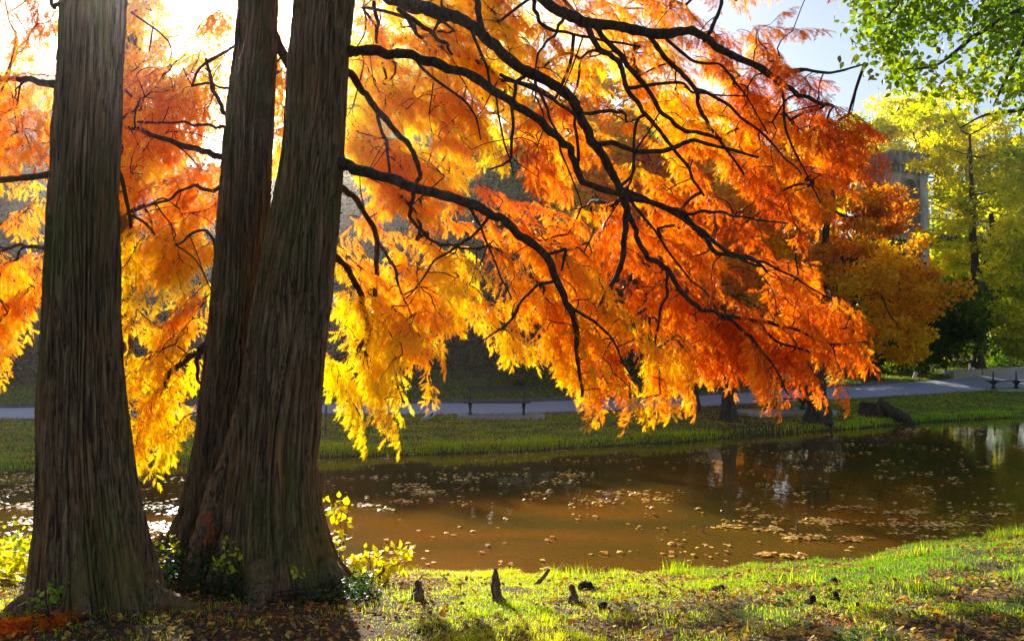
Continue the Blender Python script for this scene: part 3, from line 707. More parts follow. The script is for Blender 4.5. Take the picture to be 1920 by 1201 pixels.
# left tree limbs, mostly left of the frame
L1 = [[(120, 330, 5.55, 8), (60, 330, 6.2, 6), (-40, 350, 7.2, 5), (-160, 400, 8.4, 3)],
      [(110, 160, 5.55, 8), (60, 150, 6.4, 6), (0, 150, 7.4, 4), (-80, 190, 8.6, 3)],
      [(100, 470, 5.55, 5), (70, 463, 6.3, 4), (20, 462, 7.2, 3), (-60, 500, 8.4, 2.5)],
      [(120, 5, 5.55, 5), (100, 12, 6, 3.5), (96, -10, 6.2, 3)],
      [(180, 260, 5.55, 5), (225, 330, 7.0, 4), (245, 430, 8.0, 3)]]
NN = np.vstack([build_limb(left_tree, L, 120 + i) for i, L in enumerate(L1)])
m3, _ = foliage(left_tree, REG1, NN[::2], 151, 99)
m3.build('crown', [M_LEAF, M_BRANCH], left_tree)

# ------------------------------------------------------------------ generic trees
def leaf_cloud(mb, ctr, rad, n, size, hue, palette, rng, flat=.6, jit=.12, m=0, asp=.55):
    """n leaf-sized folded diamonds around cluster centres (arrays)"""
    k = rng.integers(0, len(ctr), n)
    d = rng.normal(size=(n, 3)); d /= np.linalg.norm(d, axis=1)[:, None]; d *= (rng.random(n) ** .45)[:, None]
    p = ctr[k] + d * rad[k][:, None] * np.array([1, 1, flat])
    s = size * rng.uniform(.6, 1.3, n)
    a = rng.normal(size=(n, 3)); a[:, 2] -= .3; a /= np.linalg.norm(a, axis=1)[:, None]
    b = np.cross(a, rng.normal(size=(n, 3))); b /= np.linalg.norm(b, axis=1)[:, None]
    c = np.cross(a, b)
    V = np.stack([p, p + a * (s * .45)[:, None] + b * (s * asp * .5)[:, None] + c * (s * .08)[:, None], p + a * s[:, None], p + a * (s * .45)[:, None] - b * (s * asp * .5)[:, None] + c * (s * .08)[:, None]], 1)
    h = hue[k] + jit * rng.normal(size=n)
    col = pal(h, palette) * rng.uniform(.75, 1.2, n)[:, None]
    ii = np.arange(n)[:, None] * 4
    T = np.concatenate([ii + [0, 1, 2], ii + [0, 2, 3]])
    mb.add(V.reshape(-1, 3), tris=T, m=m, col=np.repeat(np.clip(col, 0, .9), 4, 0))
def tree(name, label, px, Y, wpx, blobs, leaf, palette, seed, group=None, cat='tree', ztop=None, forks=None, fork_at=.45, h0=.0, h1=1.0, asp=.55, flat=.55, crad=(.5, 1.1), lean=0, matl=None, dens=1.0, nlimb=40):
    """blobs: (px, py, dY, rx px, ry px, n clusters, n leaves)"""
    rng = np.random.default_rng(seed)
    X = (px - 960) / F * Y / CP; z0 = Hs(X, Y)
    root = thing(name, (X, Y, z0), label, cat, group)
    ctrs = []; n_leaf = 0
    for (bx, by, dY, rx, ry, nc_, nl) in blobs:
        c = at(bx, by, Y + dY); s = (Y + dY) / F
        d = rng.normal(size=(nc_, 3)); d /= np.linalg.norm(d, axis=1)[:, None]; d *= (rng.random(nc_) ** .4)[:, None]
        ctrs.append(c + d * np.array([rx * s, min(rx, ry * 1.5) * s, ry * s])); n_leaf += nl
    ctr = np.vstack(ctrs); n_leaf = int(n_leaf * dens)
    ctr[:, 2] = np.maximum(ctr[:, 2], z0 + .8)
    top = ctr[:, 2].max() if ztop is None else ztop
    mid = ctr.mean(0); wr = wpx / 2 / F * Y
    hgt = top - z0
    cen = np.array([X + (mid[0] - X) * .5, Y + (mid[1] - Y) * .5])
    zs = np.linspace(0, 1, 12)
    P = np.stack([X + (cen[0] - X) * zs ** 1.5 + lean * zs + .02 * hgt * (vnoise(zs * 5, seed, 0, seed) - .5), Y + (cen[1] - Y) * zs ** 1.5 + .02 * hgt * (vnoise(zs * 5, seed + 9, 0, seed) - .5), z0 - .2 + hgt * .85 * zs], 1)
    R = wr * (1 - .8 * zs) + wr * .7 * np.exp(-zs * hgt / .35)
    mb = MB(); mb.tube(spline(P, 4), np.interp(np.linspace(0, 1, 45), zs, R), 16, rough=.15, seed=seed)
    if forks:
        for f in forks:
            PF = spline([at(a, b, c) for a, b, c, r in f], 6); RF = np.interp(np.linspace(0, 1, len(PF)), np.linspace(0, 1, len(f)), [r / F * c for a, b, c, r in f])
            mb.tube(PF, RF, 12, rough=.15, seed=seed + 3)
    mb.build('trunk', [M_FARBARK], root, smooth=True)
    sk = spline(P, 4); sk = sk[sk[:, 2] > z0 + hgt * .18]
    sel = rng.permutation(len(ctr))[:nlimb]
    PP, par, wgt, N0 = grow(sk, ctr[sel], .25)
    comp = {}
    for i in range(N0, len(PP)):
        j = i
        while par[j] >= N0: j = par[j]
        lm = comp.setdefault(j, MB())
        a = PP[par[i]]; b = PP[i]; d = np.linalg.norm(b - a)
        md = (a + b) / 2 + rng.normal(size=3) * d * .08 + np.array([0, 0, -.08 * d])
        r1 = min(wr * .5, .012 * Y / 30 + .022 * math.sqrt(wgt[i])); lm.tube(spline([a, md, b], 4), np.linspace(r1, r1 * .75, 9), 6, cap=False, rough=.1)
    for lm in comp.values(): lm.build('limb', [M_FARBARK], root, smooth=True)
    cb = MB(); rad = rng.uniform(*crad, len(ctr))
    hue = h0 + (h1 - h0) * np.clip(fbm(ctr[:, 0] * .35, ctr[:, 2] * .45, ctr[:, 1] * .35, seed) * 1.6 - .3, 0, 1) + rng.normal(size=len(ctr)) * .06
    leaf_cloud(cb, ctr, rad, n_leaf, leaf, hue, palette, rng, flat=flat, asp=asp)
    cb.build('crown', [matl or M_FAR], root)
    return root

# far-bank trees
tree('far_bank_tree', 'dark trunked tree with orange crown on the far bank left of the round-footed forked tree', 1365, 29.5, 26,
     [(1330, 470, 0, 150, 150, 70, 16000), (1230, 330, 1, 120, 120, 40, 9000)], .20, PAL, 201, 'trees on the far bank by the path', h0=.25, h1=.85, crad=(.5, .9))
tree('far_bank_tree', 'slim trunked yellow tree on the far bank, smallest trunk of the row', 1297, 32.5, 15,
     [(1160, 330, 2, 170, 190, 80, 17000), (1020, 200, 4, 160, 170, 60, 13000)], .22, PAL, 202, 'trees on the far bank by the path', h0=-.05, h1=.45, crad=(.5, 1.0))
tree('far_bank_tree', 'forked dark trunked tree with brownish orange crown beside the tree stump', 1527, 30.5, 34,
     [(1560, 480, 0, 120, 150, 60, 9500), (1700, 560, 1, 100, 120, 45, 8000), (1600, 640, 0, 120, 55, 26, 4500), (1480, 330, 1, 100, 100, 26, 4500), (1655, 395, 0, 50, 45, 14, 2200)], .19, OLIVE, 203, 'trees on the far bank by the path',
     forks=[[(1530, 752, 30.4, 16), (1518, 738, 30.4, 12), (1506, 718, 30.4, 10), (1514, 680, 30.4, 9), (1520, 600, 30.4, 8)], [(1530, 745, 30.4, 18), (1542, 765, 30.3, 14), (1556, 782, 30.2, 8)]], h0=0, h1=.85, crad=(.45, .85))
tree('park_tree', 'yellow-green tree with a dark forked trunk beyond the right end of the path', 1828, 55, 22,
     [(1850, 380, 0, 110, 170, 55, 10000), (1780, 250, 3, 90, 90, 26, 5000), (1890, 560, 1, 60, 80, 22, 4000)], .30, LIME, 204, 'trees behind the path',
     forks=[[(1828, 560, 55, 9), (1850, 500, 55, 7), (1862, 450, 55, 6), (1858, 400, 55, 4)]], h0=-.1, h1=.4, crad=(.7, 1.2))
tree('park_tree', 'lime green tree rising at the right edge of the frame', 1985, 48, 20,
     [(1930, 480, 0, 80, 200, 50, 9500), (1960, 300, 2, 90, 110, 34, 6500), (1925, 620, 0, 50, 50, 15, 3500)], .28, LIME, 205, 'trees behind the path', h0=-.1, h1=.5, crad=(.6, 1.1))
tree('park_tree', 'light yellow-green tree behind the bridge tower', 1700, 82, 16,
     [(1690, 250, 0, 110, 60, 40, 12000), (1620, 320, 0, 70, 80, 30, 8000), (1800, 350, 0, 80, 130, 40, 14000), (1860, 480, 0, 110, 110, 40, 14000)], .42, LIME, 206, 'trees behind the path', h0=-.1, h1=.4, crad=(1, 2.0))
# hillside wood (dark) and yellow trees above
far_specs = [
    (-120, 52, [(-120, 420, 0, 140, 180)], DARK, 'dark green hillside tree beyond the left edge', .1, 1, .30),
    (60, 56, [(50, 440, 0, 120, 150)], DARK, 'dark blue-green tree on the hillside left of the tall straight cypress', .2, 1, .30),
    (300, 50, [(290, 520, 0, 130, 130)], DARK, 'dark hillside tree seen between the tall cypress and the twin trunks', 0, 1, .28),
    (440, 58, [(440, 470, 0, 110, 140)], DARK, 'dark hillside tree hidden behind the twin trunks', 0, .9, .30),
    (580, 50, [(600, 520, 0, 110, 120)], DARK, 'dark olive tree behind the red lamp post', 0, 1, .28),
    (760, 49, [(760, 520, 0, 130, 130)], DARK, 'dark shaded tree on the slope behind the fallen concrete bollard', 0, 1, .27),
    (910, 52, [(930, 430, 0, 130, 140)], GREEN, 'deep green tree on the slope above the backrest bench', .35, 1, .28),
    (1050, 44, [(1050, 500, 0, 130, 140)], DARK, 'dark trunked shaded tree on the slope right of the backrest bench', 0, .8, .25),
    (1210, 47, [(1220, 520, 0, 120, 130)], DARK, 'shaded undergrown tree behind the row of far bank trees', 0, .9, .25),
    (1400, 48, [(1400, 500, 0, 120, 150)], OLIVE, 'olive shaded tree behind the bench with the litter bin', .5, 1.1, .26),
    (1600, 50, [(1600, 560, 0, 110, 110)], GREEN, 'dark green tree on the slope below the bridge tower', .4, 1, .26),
    (1730, 54, [(1740, 600, 0, 90, 70)], GREEN, 'low green tree on the slope under the bridge deck', .2, .9, .26),
    (1000, 66, [(1010, 370, 0, 170, 90)], LIME, 'yellow green tree high on the hill in the centre', 0, .6, .42),
    (820, 70, [(830, 330, 0, 130, 100)], LIME, 'yellow tree high on the hill right of the twin trunks', 0, .4, .45),
    (1250, 68, [(1250, 350, 0, 170, 110)], LIME, 'yellow green tree on the hill right of the centre', 0, .7, .42),
    (1440, 70, [(1440, 330, 0, 140, 110)], PAL, 'orange tree on the hill beside the yellow green ones', .2, .9, .42),
    (90, 66, [(90, 230, 0, 90, 120)], PAL, 'tall orange hilltop tree behind the tall straight cypress', .2, .8, .42),
    (700, 76, [(720, 200, 0, 110, 110)], LIME, 'tallest yellow hilltop tree beside the thick trunk', -.1, .4, .42),
    (1770, 72, [(1770, 520, 0, 120, 90)], LIME, 'yellow green tree under the bridge deck', 0, .5, .35),
    (1895, 76, [(1890, 470, 0, 150, 120)], LIME, 'yellow green tree far behind at the right edge', -.1, .5, .35),
    (350, 54, [(350, 405, 0, 110, 90)], DARK, 'tall dark hillside tree added to shade the pond, in the gap right of the tall straight cypress', .1, 1, .28),  # this and the next two are added to keep sun off the far water
    (510, 53, [(510, 410, 0, 110, 90)], DARK, 'tall dark hillside tree added to shade the pond, entirely behind the trunks', .1, 1, .28),
    (700, 56, [(700, 420, 0, 110, 80)], DARK, 'tall dark hillside tree added to shade the pond, behind the limb knots right of the thick trunk', .1, 1, .28),
    (20, 72, [(10, 330, 0, 150, 120)], OLIVE, 'pale golden hilltop tree at the far left', 0, .8, .42),
    (250, 76, [(270, 330, 0, 120, 90)], OLIVE, 'pale golden hilltop tree in the glare left of the twin trunks', 0, .8, .42),
    (620, 80, [(640, 330, 0, 110, 80)], LIME, 'pale yellow hilltop tree just right of the twin trunks', 0, .6, .42),
]
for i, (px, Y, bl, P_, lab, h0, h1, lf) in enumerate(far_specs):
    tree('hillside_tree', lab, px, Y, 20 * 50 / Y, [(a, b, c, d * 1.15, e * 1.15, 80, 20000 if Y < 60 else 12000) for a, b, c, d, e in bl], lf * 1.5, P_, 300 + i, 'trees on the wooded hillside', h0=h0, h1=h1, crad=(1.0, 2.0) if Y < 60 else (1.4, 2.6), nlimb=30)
# undergrowth bushes along the foot of the hill
def bush(label, px, py, Y, rx, ry, palette, seed, n=5000, leaf=.14, h0=0, h1=1, name='bush', group='bushes at the foot of the hill'):
    rng = np.random.default_rng(seed); X = (px - 960) / F * Y / CP; z0 = Hs(X, Y)
    root = thing(name, (X, Y, z0), label, 'bush', group); s = Y / F
    k = 22; d = rng.normal(size=(k, 3)); d /= np.linalg.norm(d, axis=1)[:, None]; d[:, 2] = abs(d[:, 2])
    ctr = np.array([X, Y, z0]) + d * (rng.random(k) ** .4)[:, None] * np.array([rx * s, rx * s * .6, ry * s * 1.6])
    mb = MB()
    for c in ctr[:14]: mb.tube(spline([[X + rng.normal() * .1, Y, z0 - .1], [(X + c[0]) / 2, (Y + c[1]) / 2, z0 + (c[2] - z0) * .4], c], 4), np.linspace(.03, .012, 9), 6, cap=False)
    mb.build('stem', [M_FARBARK], root)
    cb = MB(); leaf_cloud(cb, ctr, rng.uniform(.35, .7, k) * rx * s / 1.6, n, leaf, rng.uniform(h0, h1, k), palette, rng, flat=.7); cb.build('foliage', [M_FAR], root)
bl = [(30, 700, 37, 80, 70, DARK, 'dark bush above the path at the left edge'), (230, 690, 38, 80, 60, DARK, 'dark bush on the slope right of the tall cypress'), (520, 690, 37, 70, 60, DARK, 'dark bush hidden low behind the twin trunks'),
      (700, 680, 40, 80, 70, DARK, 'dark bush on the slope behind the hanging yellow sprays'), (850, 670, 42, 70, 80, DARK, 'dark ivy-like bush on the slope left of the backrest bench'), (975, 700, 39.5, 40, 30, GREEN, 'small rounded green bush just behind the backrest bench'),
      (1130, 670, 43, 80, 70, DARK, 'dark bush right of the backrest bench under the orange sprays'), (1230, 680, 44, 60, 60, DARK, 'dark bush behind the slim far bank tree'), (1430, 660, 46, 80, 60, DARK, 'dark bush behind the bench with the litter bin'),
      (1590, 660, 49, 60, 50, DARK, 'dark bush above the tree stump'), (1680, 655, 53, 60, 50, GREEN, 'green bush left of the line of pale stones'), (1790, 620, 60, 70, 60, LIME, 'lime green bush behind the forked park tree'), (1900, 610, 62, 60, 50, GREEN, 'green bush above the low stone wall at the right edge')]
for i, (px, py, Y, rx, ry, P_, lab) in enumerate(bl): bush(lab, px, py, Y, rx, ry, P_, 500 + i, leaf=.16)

# dark trunk standing behind the left tree
tb = at(250, 900, 10.9); z0 = .0
root = thing('cypress_tree', (at(247, 800, 10.4)[0], 10.4, -.35), 'pale hazy cypress trunk half hidden behind the tall straight one', 'tree', 'cypresses on the near bank')
mb = MB(); P = spline([[at(250, 800, 10.4)[0] - .25, 10.4, -.5], at(222, 700, 10.4), at(224, 500, 10.4), at(238, 300, 10.4), at(252, 0, 10.4), at(262, -300, 10.4), at(268, -600, 10.4)], 10)
mb.tube(P, np.linspace(.19, .09, len(P)), 20, rough=.12); mb.build('trunk', [M_BARK], root, smooth=True)
NB = P[20:]
mB, _ = foliage(root, [([(130, -80), (300, -80), (270, 60), (225, 220), (120, 260)], 70, 9.6, 11.2, (60, .46), .4, 1.2, -.25)], NB, 171, 99, 1.3)
mB.build('crown', [M_LEAF, M_BRANCH], root)

# ------------------------------------------------------------------ overhanging broadleaf tree, upper right
root = thing('broadleaf_tree', (10.2, 9.5, Hs(10.2, 9.5)), 'green broadleaf tree whose leafy boughs hang in from the upper right corner', 'tree')
mb = MB(); mb.tube(spline([[10.2, 9.5, .2], [10.15, 9.5, 3], [10.3, 9.6, 6], [10.2, 9.5, 9], [10.3, 9.7, 12]], 6), np.linspace(.3, .12, 25), 16, rough=.1); mb.build('trunk', [M_FARBARK], root, smooth=True)
def bough(pts):
    P = spline([p if len(p) == 3 and p[2] > 20 else at(*p[:3]) for p in pts], 6); mbb = MB(); mbb.tube(P, np.linspace(.05, .008, len(P)), 8, rough=.15); mbb.build('bough', [M_FARBARK], root, smooth=True); return P
nb = [bough([(2440, 100, 9.6), (2150, 20, 9.4), (1950, 10, 9.2), (1840, 60, 9), (1760, 120, 8.9), (1700, 130, 8.8)]), bough([(2440, 0, 9.6), (2100, -120, 9.4), (1900, -90, 9.2), (1720, -20, 9), (1640, 60, 8.9)]),
      bough([(2440, 260, 9.6), (2200, 190, 9.6), (2000, 180, 9.6), (1920, 205, 9.6), (1850, 215, 9.7), (1800, 240, 9.8)]), bough([(1950, 10, 9.2), (1925, 70, 9.2), (1885, 150, 9.3), (1862, 200, 9.4)])]
rng = np.random.default_rng(61)
px, py = [], []
for poly, n in (([(1575, -60), (1980, -60), (1980, 70), (1900, 60), (1850, 90), (1840, 190), (1790, 190), (1700, 165), (1660, 110), (1590, 20)], 190), ([(1850, 60), (2000, 60), (2000, 200), (1880, 205), (1850, 160)], 60), ([(1640, 60), (1720, 60), (1700, 150), (1665, 130)], 22)):
    a, b = sample_poly(poly, n, rng, (45, .44), 5); px.append(a); py.append(b)
px = np.concatenate(px); py = np.concatenate(py)
pts = np.array([at(a, b, rng.uniform(8.5, 10)) for a, b in zip(px, py)])
cb = MB(); PP, par, wgt, N0 = grow(np.vstack(nb), pts); twig_edges(cb, PP, par, wgt, N0, rng=rng, rmin=.002, k=.001)
def broad_leaves(mb, ctr, rad, n, size, hue, palette, rng, jit=.12, droop=.6, m=0, up=.0):
    k = rng.integers(0, len(ctr), n); p = ctr[k] + rng.normal(size=(n, 3)) * (rad * np.array([1, 1, .9]))
    a = rng.normal(size=(n, 3)); a[:, 2] -= droop; a /= np.linalg.norm(a, axis=1)[:, None]
    r = rng.normal(size=(n, 3)); r[:, 2] *= .4; b = np.cross(a, r) if not up else np.cross(a, rng.normal(size=(n, 3)) * .35 + np.array([0, 0, 1.0])); b /= np.linalg.norm(b, axis=1)[:, None]
    c = np.cross(a, b); s = (size * rng.uniform(.55, 1.25, n))[:, None]
    pr = [(0, 0, 0), (.22, .30, .06), (.5, .36, .08), (.8, .16, .02), (1, 0, -.08), (.8, -.16, .02), (.5, -.36, .08), (.22, -.30, .06), (.5, 0, 0)]
    V = np.stack([p + a * s * x + b * s * y + c * s * z for x, y, z in pr], 1)
    ii = np.arange(n)[:, None] * 9; T = np.concatenate([ii + np.array([8, q, (q + 1) % 8]) for q in range(8)])
    col = pal(hue[k] + jit * rng.normal(size=n), palette) * rng.uniform(.8, 1.2, n)[:, None]
    mb.add(V.reshape(-1, 3), tris=T, m=m, col=np.repeat(np.clip(col, 0, .9), 9, 0))
hu = .58 + .5 * (fbm(px / 60, py / 60, 0, 8) - .3) - .3 * np.clip((py - 120) / 100, 0, 1)
broad_leaves(cb, pts, .13, 4600, .085, hu, LIME, rng)
cb.build('crown', [M_BROAD, M_FARBARK], root)

# ------------------------------------------------------------------ bridge: portal tower, deck, hangers
YB = 66.0
tw = at(1675, 470, YB); gz = Hs(tw[0], YB)
root = thing('bridge_tower', (tw[0], YB, gz), 'weathered pale stone bridge portal tower with battlements among the trees', 'tower')
ANG = math.radians(22)
def loc(dx, dy, z): return (tw[0] + dx * math.cos(ANG) - dy * math.sin(ANG), YB + dx * math.sin(ANG) + dy * math.cos(ANG), z)
ztop = at(1675, 290, YB)[2]; zc = at(1675, 330, YB)[2]
for sx_ in (-1, 1):
    for sy2 in (-1, 1):
        sb = MB(); sb.box(loc(sx_ * 1.45, sy2 * 1.45, (gz - 1 + zc) / 2), (.9, .9, zc - gz + 1), ANG)
        for k in range(8): sb.box(loc(sx_ * 1.45, sy2 * 1.45, gz + .8 + k * 1.25), (.93, .93, .07), ANG)
        sb.build('pier', [M_STONE], root)
lb = MB(); lb.box(loc(0, 0, zc - .2), (3.7, 3.7, .9), ANG)
for t in np.linspace(0, math.pi, 13)[:-1]:
    t2_ = t + math.pi / 24; cx_ = math.cos(t2_) * 1.0; cz_ = zc - 1.75 + math.sin(t2_) * 1.0; h_ = zc - .6 - cz_
    for e in (-1, 1):
        lb.box(loc(cx_, e * 1.5, cz_ + h_ / 2 + .1), (.30, .6, h_), ANG); lb.box(loc(e * 1.503, cx_, cz_ + h_ / 2 + .1), (.6, .30, h_), ANG)
wb = MB()
for e in (-1, 1): wb.box(loc(0, e * 1.35, (gz + zc) / 2 - .6), (2.1, .2, zc - gz), ANG)
wb.build('wall', [M_STONED], root)
lb.build('arch', [M_STONE], root)
cb2 = MB()
for s_ in np.linspace(-1.8, 1.8, 9):
    for e in (-1, 1): cb2.box(loc(e * 1.98, s_, zc + .1), (.3, .2, .55), ANG); cb2.box(loc(s_, e * 1.983, zc + .1), (.2, .3, .55), ANG)
cb2.build('corbel_table', [M_STONE], root)
pb = MB(); pb.box(loc(0, 0, zc + .5), (4.5, 4.5, .26), ANG); pb.box(loc(0, 0, zc + .86), (4.2, 4.2, .46), ANG)
for s_ in np.linspace(-1.9, 1.9, 7):
    for e in (-1, 1):
        pb.box(loc(e * 1.95, s_, zc + 1.3), (.28, .40, .5), ANG)
        if abs(s_) < 1.8: pb.box(loc(s_, e * 1.953, zc + 1.3), (.40, .28, .5), ANG)
pb.build('battlement', [M_STONED], root)
# deck running to the right and away
dk0 = at(1660, 452, YB); dk1 = at(1990, 440, YB + 6)
root = thing('footbridge', tuple(dk0), 'teal railed footbridge deck hung beside the stone tower', 'bridge')
dm = MB(); dvec = dk1 - dk0; Ld = np.linalg.norm(dvec[:2]); ra = math.atan2(dvec[1], dvec[0]); mid = (dk0 + dk1) / 2
dm.box((mid[0], mid[1], mid[2] - .25), (Ld, 2.6, .3), ra); dm.box((mid[0], mid[1], mid[2] - .75), (Ld, .25, .7), ra); dm.build('deck', [M_IRON], root)
for side in (-1.2, 1.2):
    nrm = np.array([-math.sin(ra), math.cos(ra), 0]) * side; rb = MB()
    for hz, th in ((1.15, .09), (.15, .07), (.6, .04)): rb.box((mid[0] + nrm[0], mid[1] + nrm[1], mid[2] + hz), (Ld, .07, th), ra)
    for q in np.linspace(0, 1, 42):
        c = dk0 + dvec * q + nrm; big = int(round(q * 41)) % 6 == 0; rb.box((c[0], c[1], c[2] + .6), (.16 if big else .04, .09 if big else .04, 1.2), ra)
    rb.build('railing', [M_BLUE], root)
for side in (-1.25, 1.25):
    nrm = np.array([-math.sin(ra), math.cos(ra), 0]) * side; top = at(1690, 335, YB)
    CT = [dk0 + dvec * q + nrm + np.array([0, 0, (top[2] - dk0[2]) * (1 - q * 1.15) ** 2 + 1.2]) for q in np.linspace(0, .85, 24)]
    cbm = MB(); cbm.tube(CT, .05, 6); cbm.build('cable', [M_IRON], root)
    for k in range(2, 24, 3):
        h = MB(); p = CT[k]; q = dk0 + dvec * np.linspace(0, .85, 24)[k] + nrm; h.tube([p, (p + q) / 2, q], .035, 6); h.build('hanger', [M_WHITE], root)

# ------------------------------------------------------------------ benches
def bench_parts(root, back=True):
    for sx_ in (-.975, .975):
        mb = MB()
        prof = [(0, .17), (.05, .16), (.10, .09), (.22, .065), (.32, .12), (.40, .30), (.43, .36)]
        for (h0, w0), (h1_, w1) in zip(prof[:-1], prof[1:]):
            tx0 = .07 if h0 < .1 else (.045 + .12 * max(0, h0 - .2)); tx1 = .045 + .12 * max(0, h1_ - .2)
            P = [[sx_ - tx0, -w0, h0], [sx_ + tx0, -w0, h0], [sx_ + tx0, w0, h0], [sx_ - tx0, w0, h0], [sx_ - tx1, -w1, h1_], [sx_ + tx1, -w1, h1_], [sx_ + tx1, w1, h1_], [sx_ - tx1, w1, h1_]]
            mb.add(P, quads=[[0, 1, 5, 4], [1, 2, 6, 5], [2, 3, 7, 6], [3, 0, 4, 7], [4, 5, 6, 7], [3, 2, 1, 0]])
        mb.n; o = mb.build('leg', [M_IRON]); o.parent = root
        mb = MB(); mb.box((sx_, 0, .72), (.06, .06, .60)); mb.box((sx_, 0, .52), (.12, .12, .12), taper=.6); o = mb.build('post', [M_IRON]); o.parent = root
    mb = MB()
    for y in (-.33, -.21, .21, .33): mb.box((0, y, .452), (2.42, .105, .04))
    mb.box((0, -.09, .452), (2.42, .10, .04)); mb.box((0, .09, .452), (2.42, .10, .04))
    o = mb.build('seat', [M_PLANK]); o.parent = root
    if back:
        mb = MB(); mb.box((0, -.05, .96), (2.2, .035, .15)); o = mb.build('backrest', [M_PLANK]); o.parent = root
def place_on(px, py, z):
    Y = gY(px, py, z); return np.array([(px - 960) / F * Y / (CP), Y, z])
b1 = at(932, 779, 29.2); zb = .60
slabs = MB()
def bench(px, Y, rz, label, back, src=None):
    X = (px - 960) / F * Y; z = max(Hs(X, Y), 0) + .09
    if src is None:
        r = thing('park_bench', (X, Y, z), label, 'bench', 'benches along the path'); r.rotation_euler = (0, 0, rz)
        bench_parts(r, back)
    else:
        r = src.copy(); C.objects.link(r); r.location = (X, Y, z); r.rotation_euler = (0, 0, rz); r['label'] = label
        for ch in list(src.children):
            if not back and ch.name.startswith('backrest'): continue
            c = ch.copy(); C.objects.link(c); c.parent = r
    return r
be1 = bench(932, 29.2, math.radians(2), 'dark iron bench with a single backrest plank standing square to the pond', True)
be2 = bench(1467, 32.6, math.radians(19), 'dark bench turned obliquely, half hidden by orange sprays beside the litter bin', True, be1)
be3 = bench(1882, 47.2, math.radians(22), 'dark bench with bare posts and no backrest at the far right of the path', False, be1)
bpy.context.view_layer.update()
for nm, X, Y, z, L, W, rz in (('concrete_slab', be1.location[0] + .15, 29.2, be1.location[2], 3.1, 1.3, 2), ('concrete_slab', be2.location[0] - .3, 32.6, be2.location[2], 4.2, 2.2, 19), ('concrete_slab', be3.location[0], 47.2, be3.location[2], 3.2, 1.6, 22)):
    mb = MB(); mb.box((X, Y, z - .12), (L, W, .24), math.radians(rz)); o = mb.build(nm, [M_CONC]); tag(o, kind='structure')
# litter bin
X = (1445 - 960) / F * 33.4; z = Hs(X, 33.4) + .05
root = thing('litter_bin', (X, 33.4, z), 'small dark round litter bin behind the oblique bench', 'bin')
mb = MB(); mb.tube([[X, 33.4, z], [X, 33.4, z + .05], [X, 33.4, z + .5], [X, 33.4, z + .55]], [.17, .2, .22, .2], 18); mb.build('body', [M_PLANK], root, smooth=True)
mb = MB(); mb.tube([[X, 33.4, z + .55], [X, 33.4, z + .6]], [.235, .235], 18); mb.build('rim', [M_IRON], root)
# tilted concrete bollard lamp
X = (797 - 960) / F * 28.9; z = Hs(X, 28.9)
root = thing('bollard', (X, 28.9, z), 'pale concrete bollard leaning hard over at the edge of the path', 'bollard')
mb = MB(); d = np.array([.52, 0, .42]); d /= np.linalg.norm(d); p0 = np.array([X - .1, 28.9, z - .1])
mb.tube([p0, p0 + d * .1, p0 + d * .62, p0 + d * .68, p0 + d * .71], [.12, .12, .11, .08, .02], 14); mb.build('body', [M_WHITE], root, smooth=True)
mb = MB(); nv = np.array([-d[2], 0, d[0]]); c = p0 + d * .36; e = np.array([0, -.113, 0])
mb.add([c - d * .17 - nv * .035 + e, c + d * .17 - nv * .035 + e, c + d * .17 + nv * .035 + e, c - d * .17 + nv * .035 + e, c - d * .17 - nv * .035 + e * .5, c + d * .17 - nv * .035 + e * .5, c + d * .17 + nv * .035 + e * .5, c - d * .17 + nv * .035 + e * .5],
       quads=[[0, 1, 2, 3], [4, 7, 6, 5], [0, 4, 5, 1], [1, 5, 6, 2], [2, 6, 7, 3], [3, 7, 4, 0]]); mb.build('slot', [M_IRON], root)
# red lamp post
Y = 37.0; X = (624 - 960) / F * Y; z = Hs(X, Y)
root = thing('street_lamp', (X, Y, z), 'rust red lamp post with a pale globe behind the path', 'street lamp')
zt = at(624, 572, Y)[2]
mb = MB(); mb.tube([[X, Y, z - .1], [X, Y, z + .5], [X, Y, z + .6], [X, Y, zt - .1]], [.11, .11, .07, .05], 12); mb.tube([[X, Y, zt - 2.0], [X, Y, zt - 1.9], [X, Y, zt - 1.8]], [.06, .1, .06], 12); mb.build('pole', [M_RED], root, smooth=True)
mb = MB(); mb.tube([[X, Y, zt - .12], [X, Y, zt], [X, Y, zt + .15], [X, Y, zt + .35], [X, Y, zt + .45]], [.08, .17, .23, .17, .04], 14); mb.build('globe', [M_WHITE], root, smooth=True)
# low wall at right (two long stretches with a dark gap)
ua = [(1783, 697, 711), (1832, 690, 706)]; 
def wall_piece(pxa, pxb, label):
    mb = MB(); seg = 8; P0 = []
    for q in np.linspace(0, 1, seg + 1):
        px = pxa + (pxb - pxa) * q; u = (px - 960) / F; y = float(np.interp(u, UC, y_pf)) + .25; P0.append((u * y, y, float(np.interp(u, UC, z_pf))))
    for a, b in zip(P0[:-1], P0[1:]):
        L = math.hypot(b[0] - a[0], b[1] - a[1]); mb.box(((a[0] + b[0]) / 2, (a[1] + b[1]) / 2, (a[2] + b[2]) / 2 + .18), (L + .01, .3, .62), math.atan2(b[1] - a[1], b[0] - a[0]))
    org = P0[0]; o = mb.build('low_wall', [M_WALL], origin=org); tag(o, label, 'wall', 'low sandstone wall pieces along the path')
wall_piece(1783, 1833, 'short low sandstone wall piece left of the dark gap')
wall_piece(1838, 2050, 'long low sandstone wall piece running out of the right edge behind the bench')
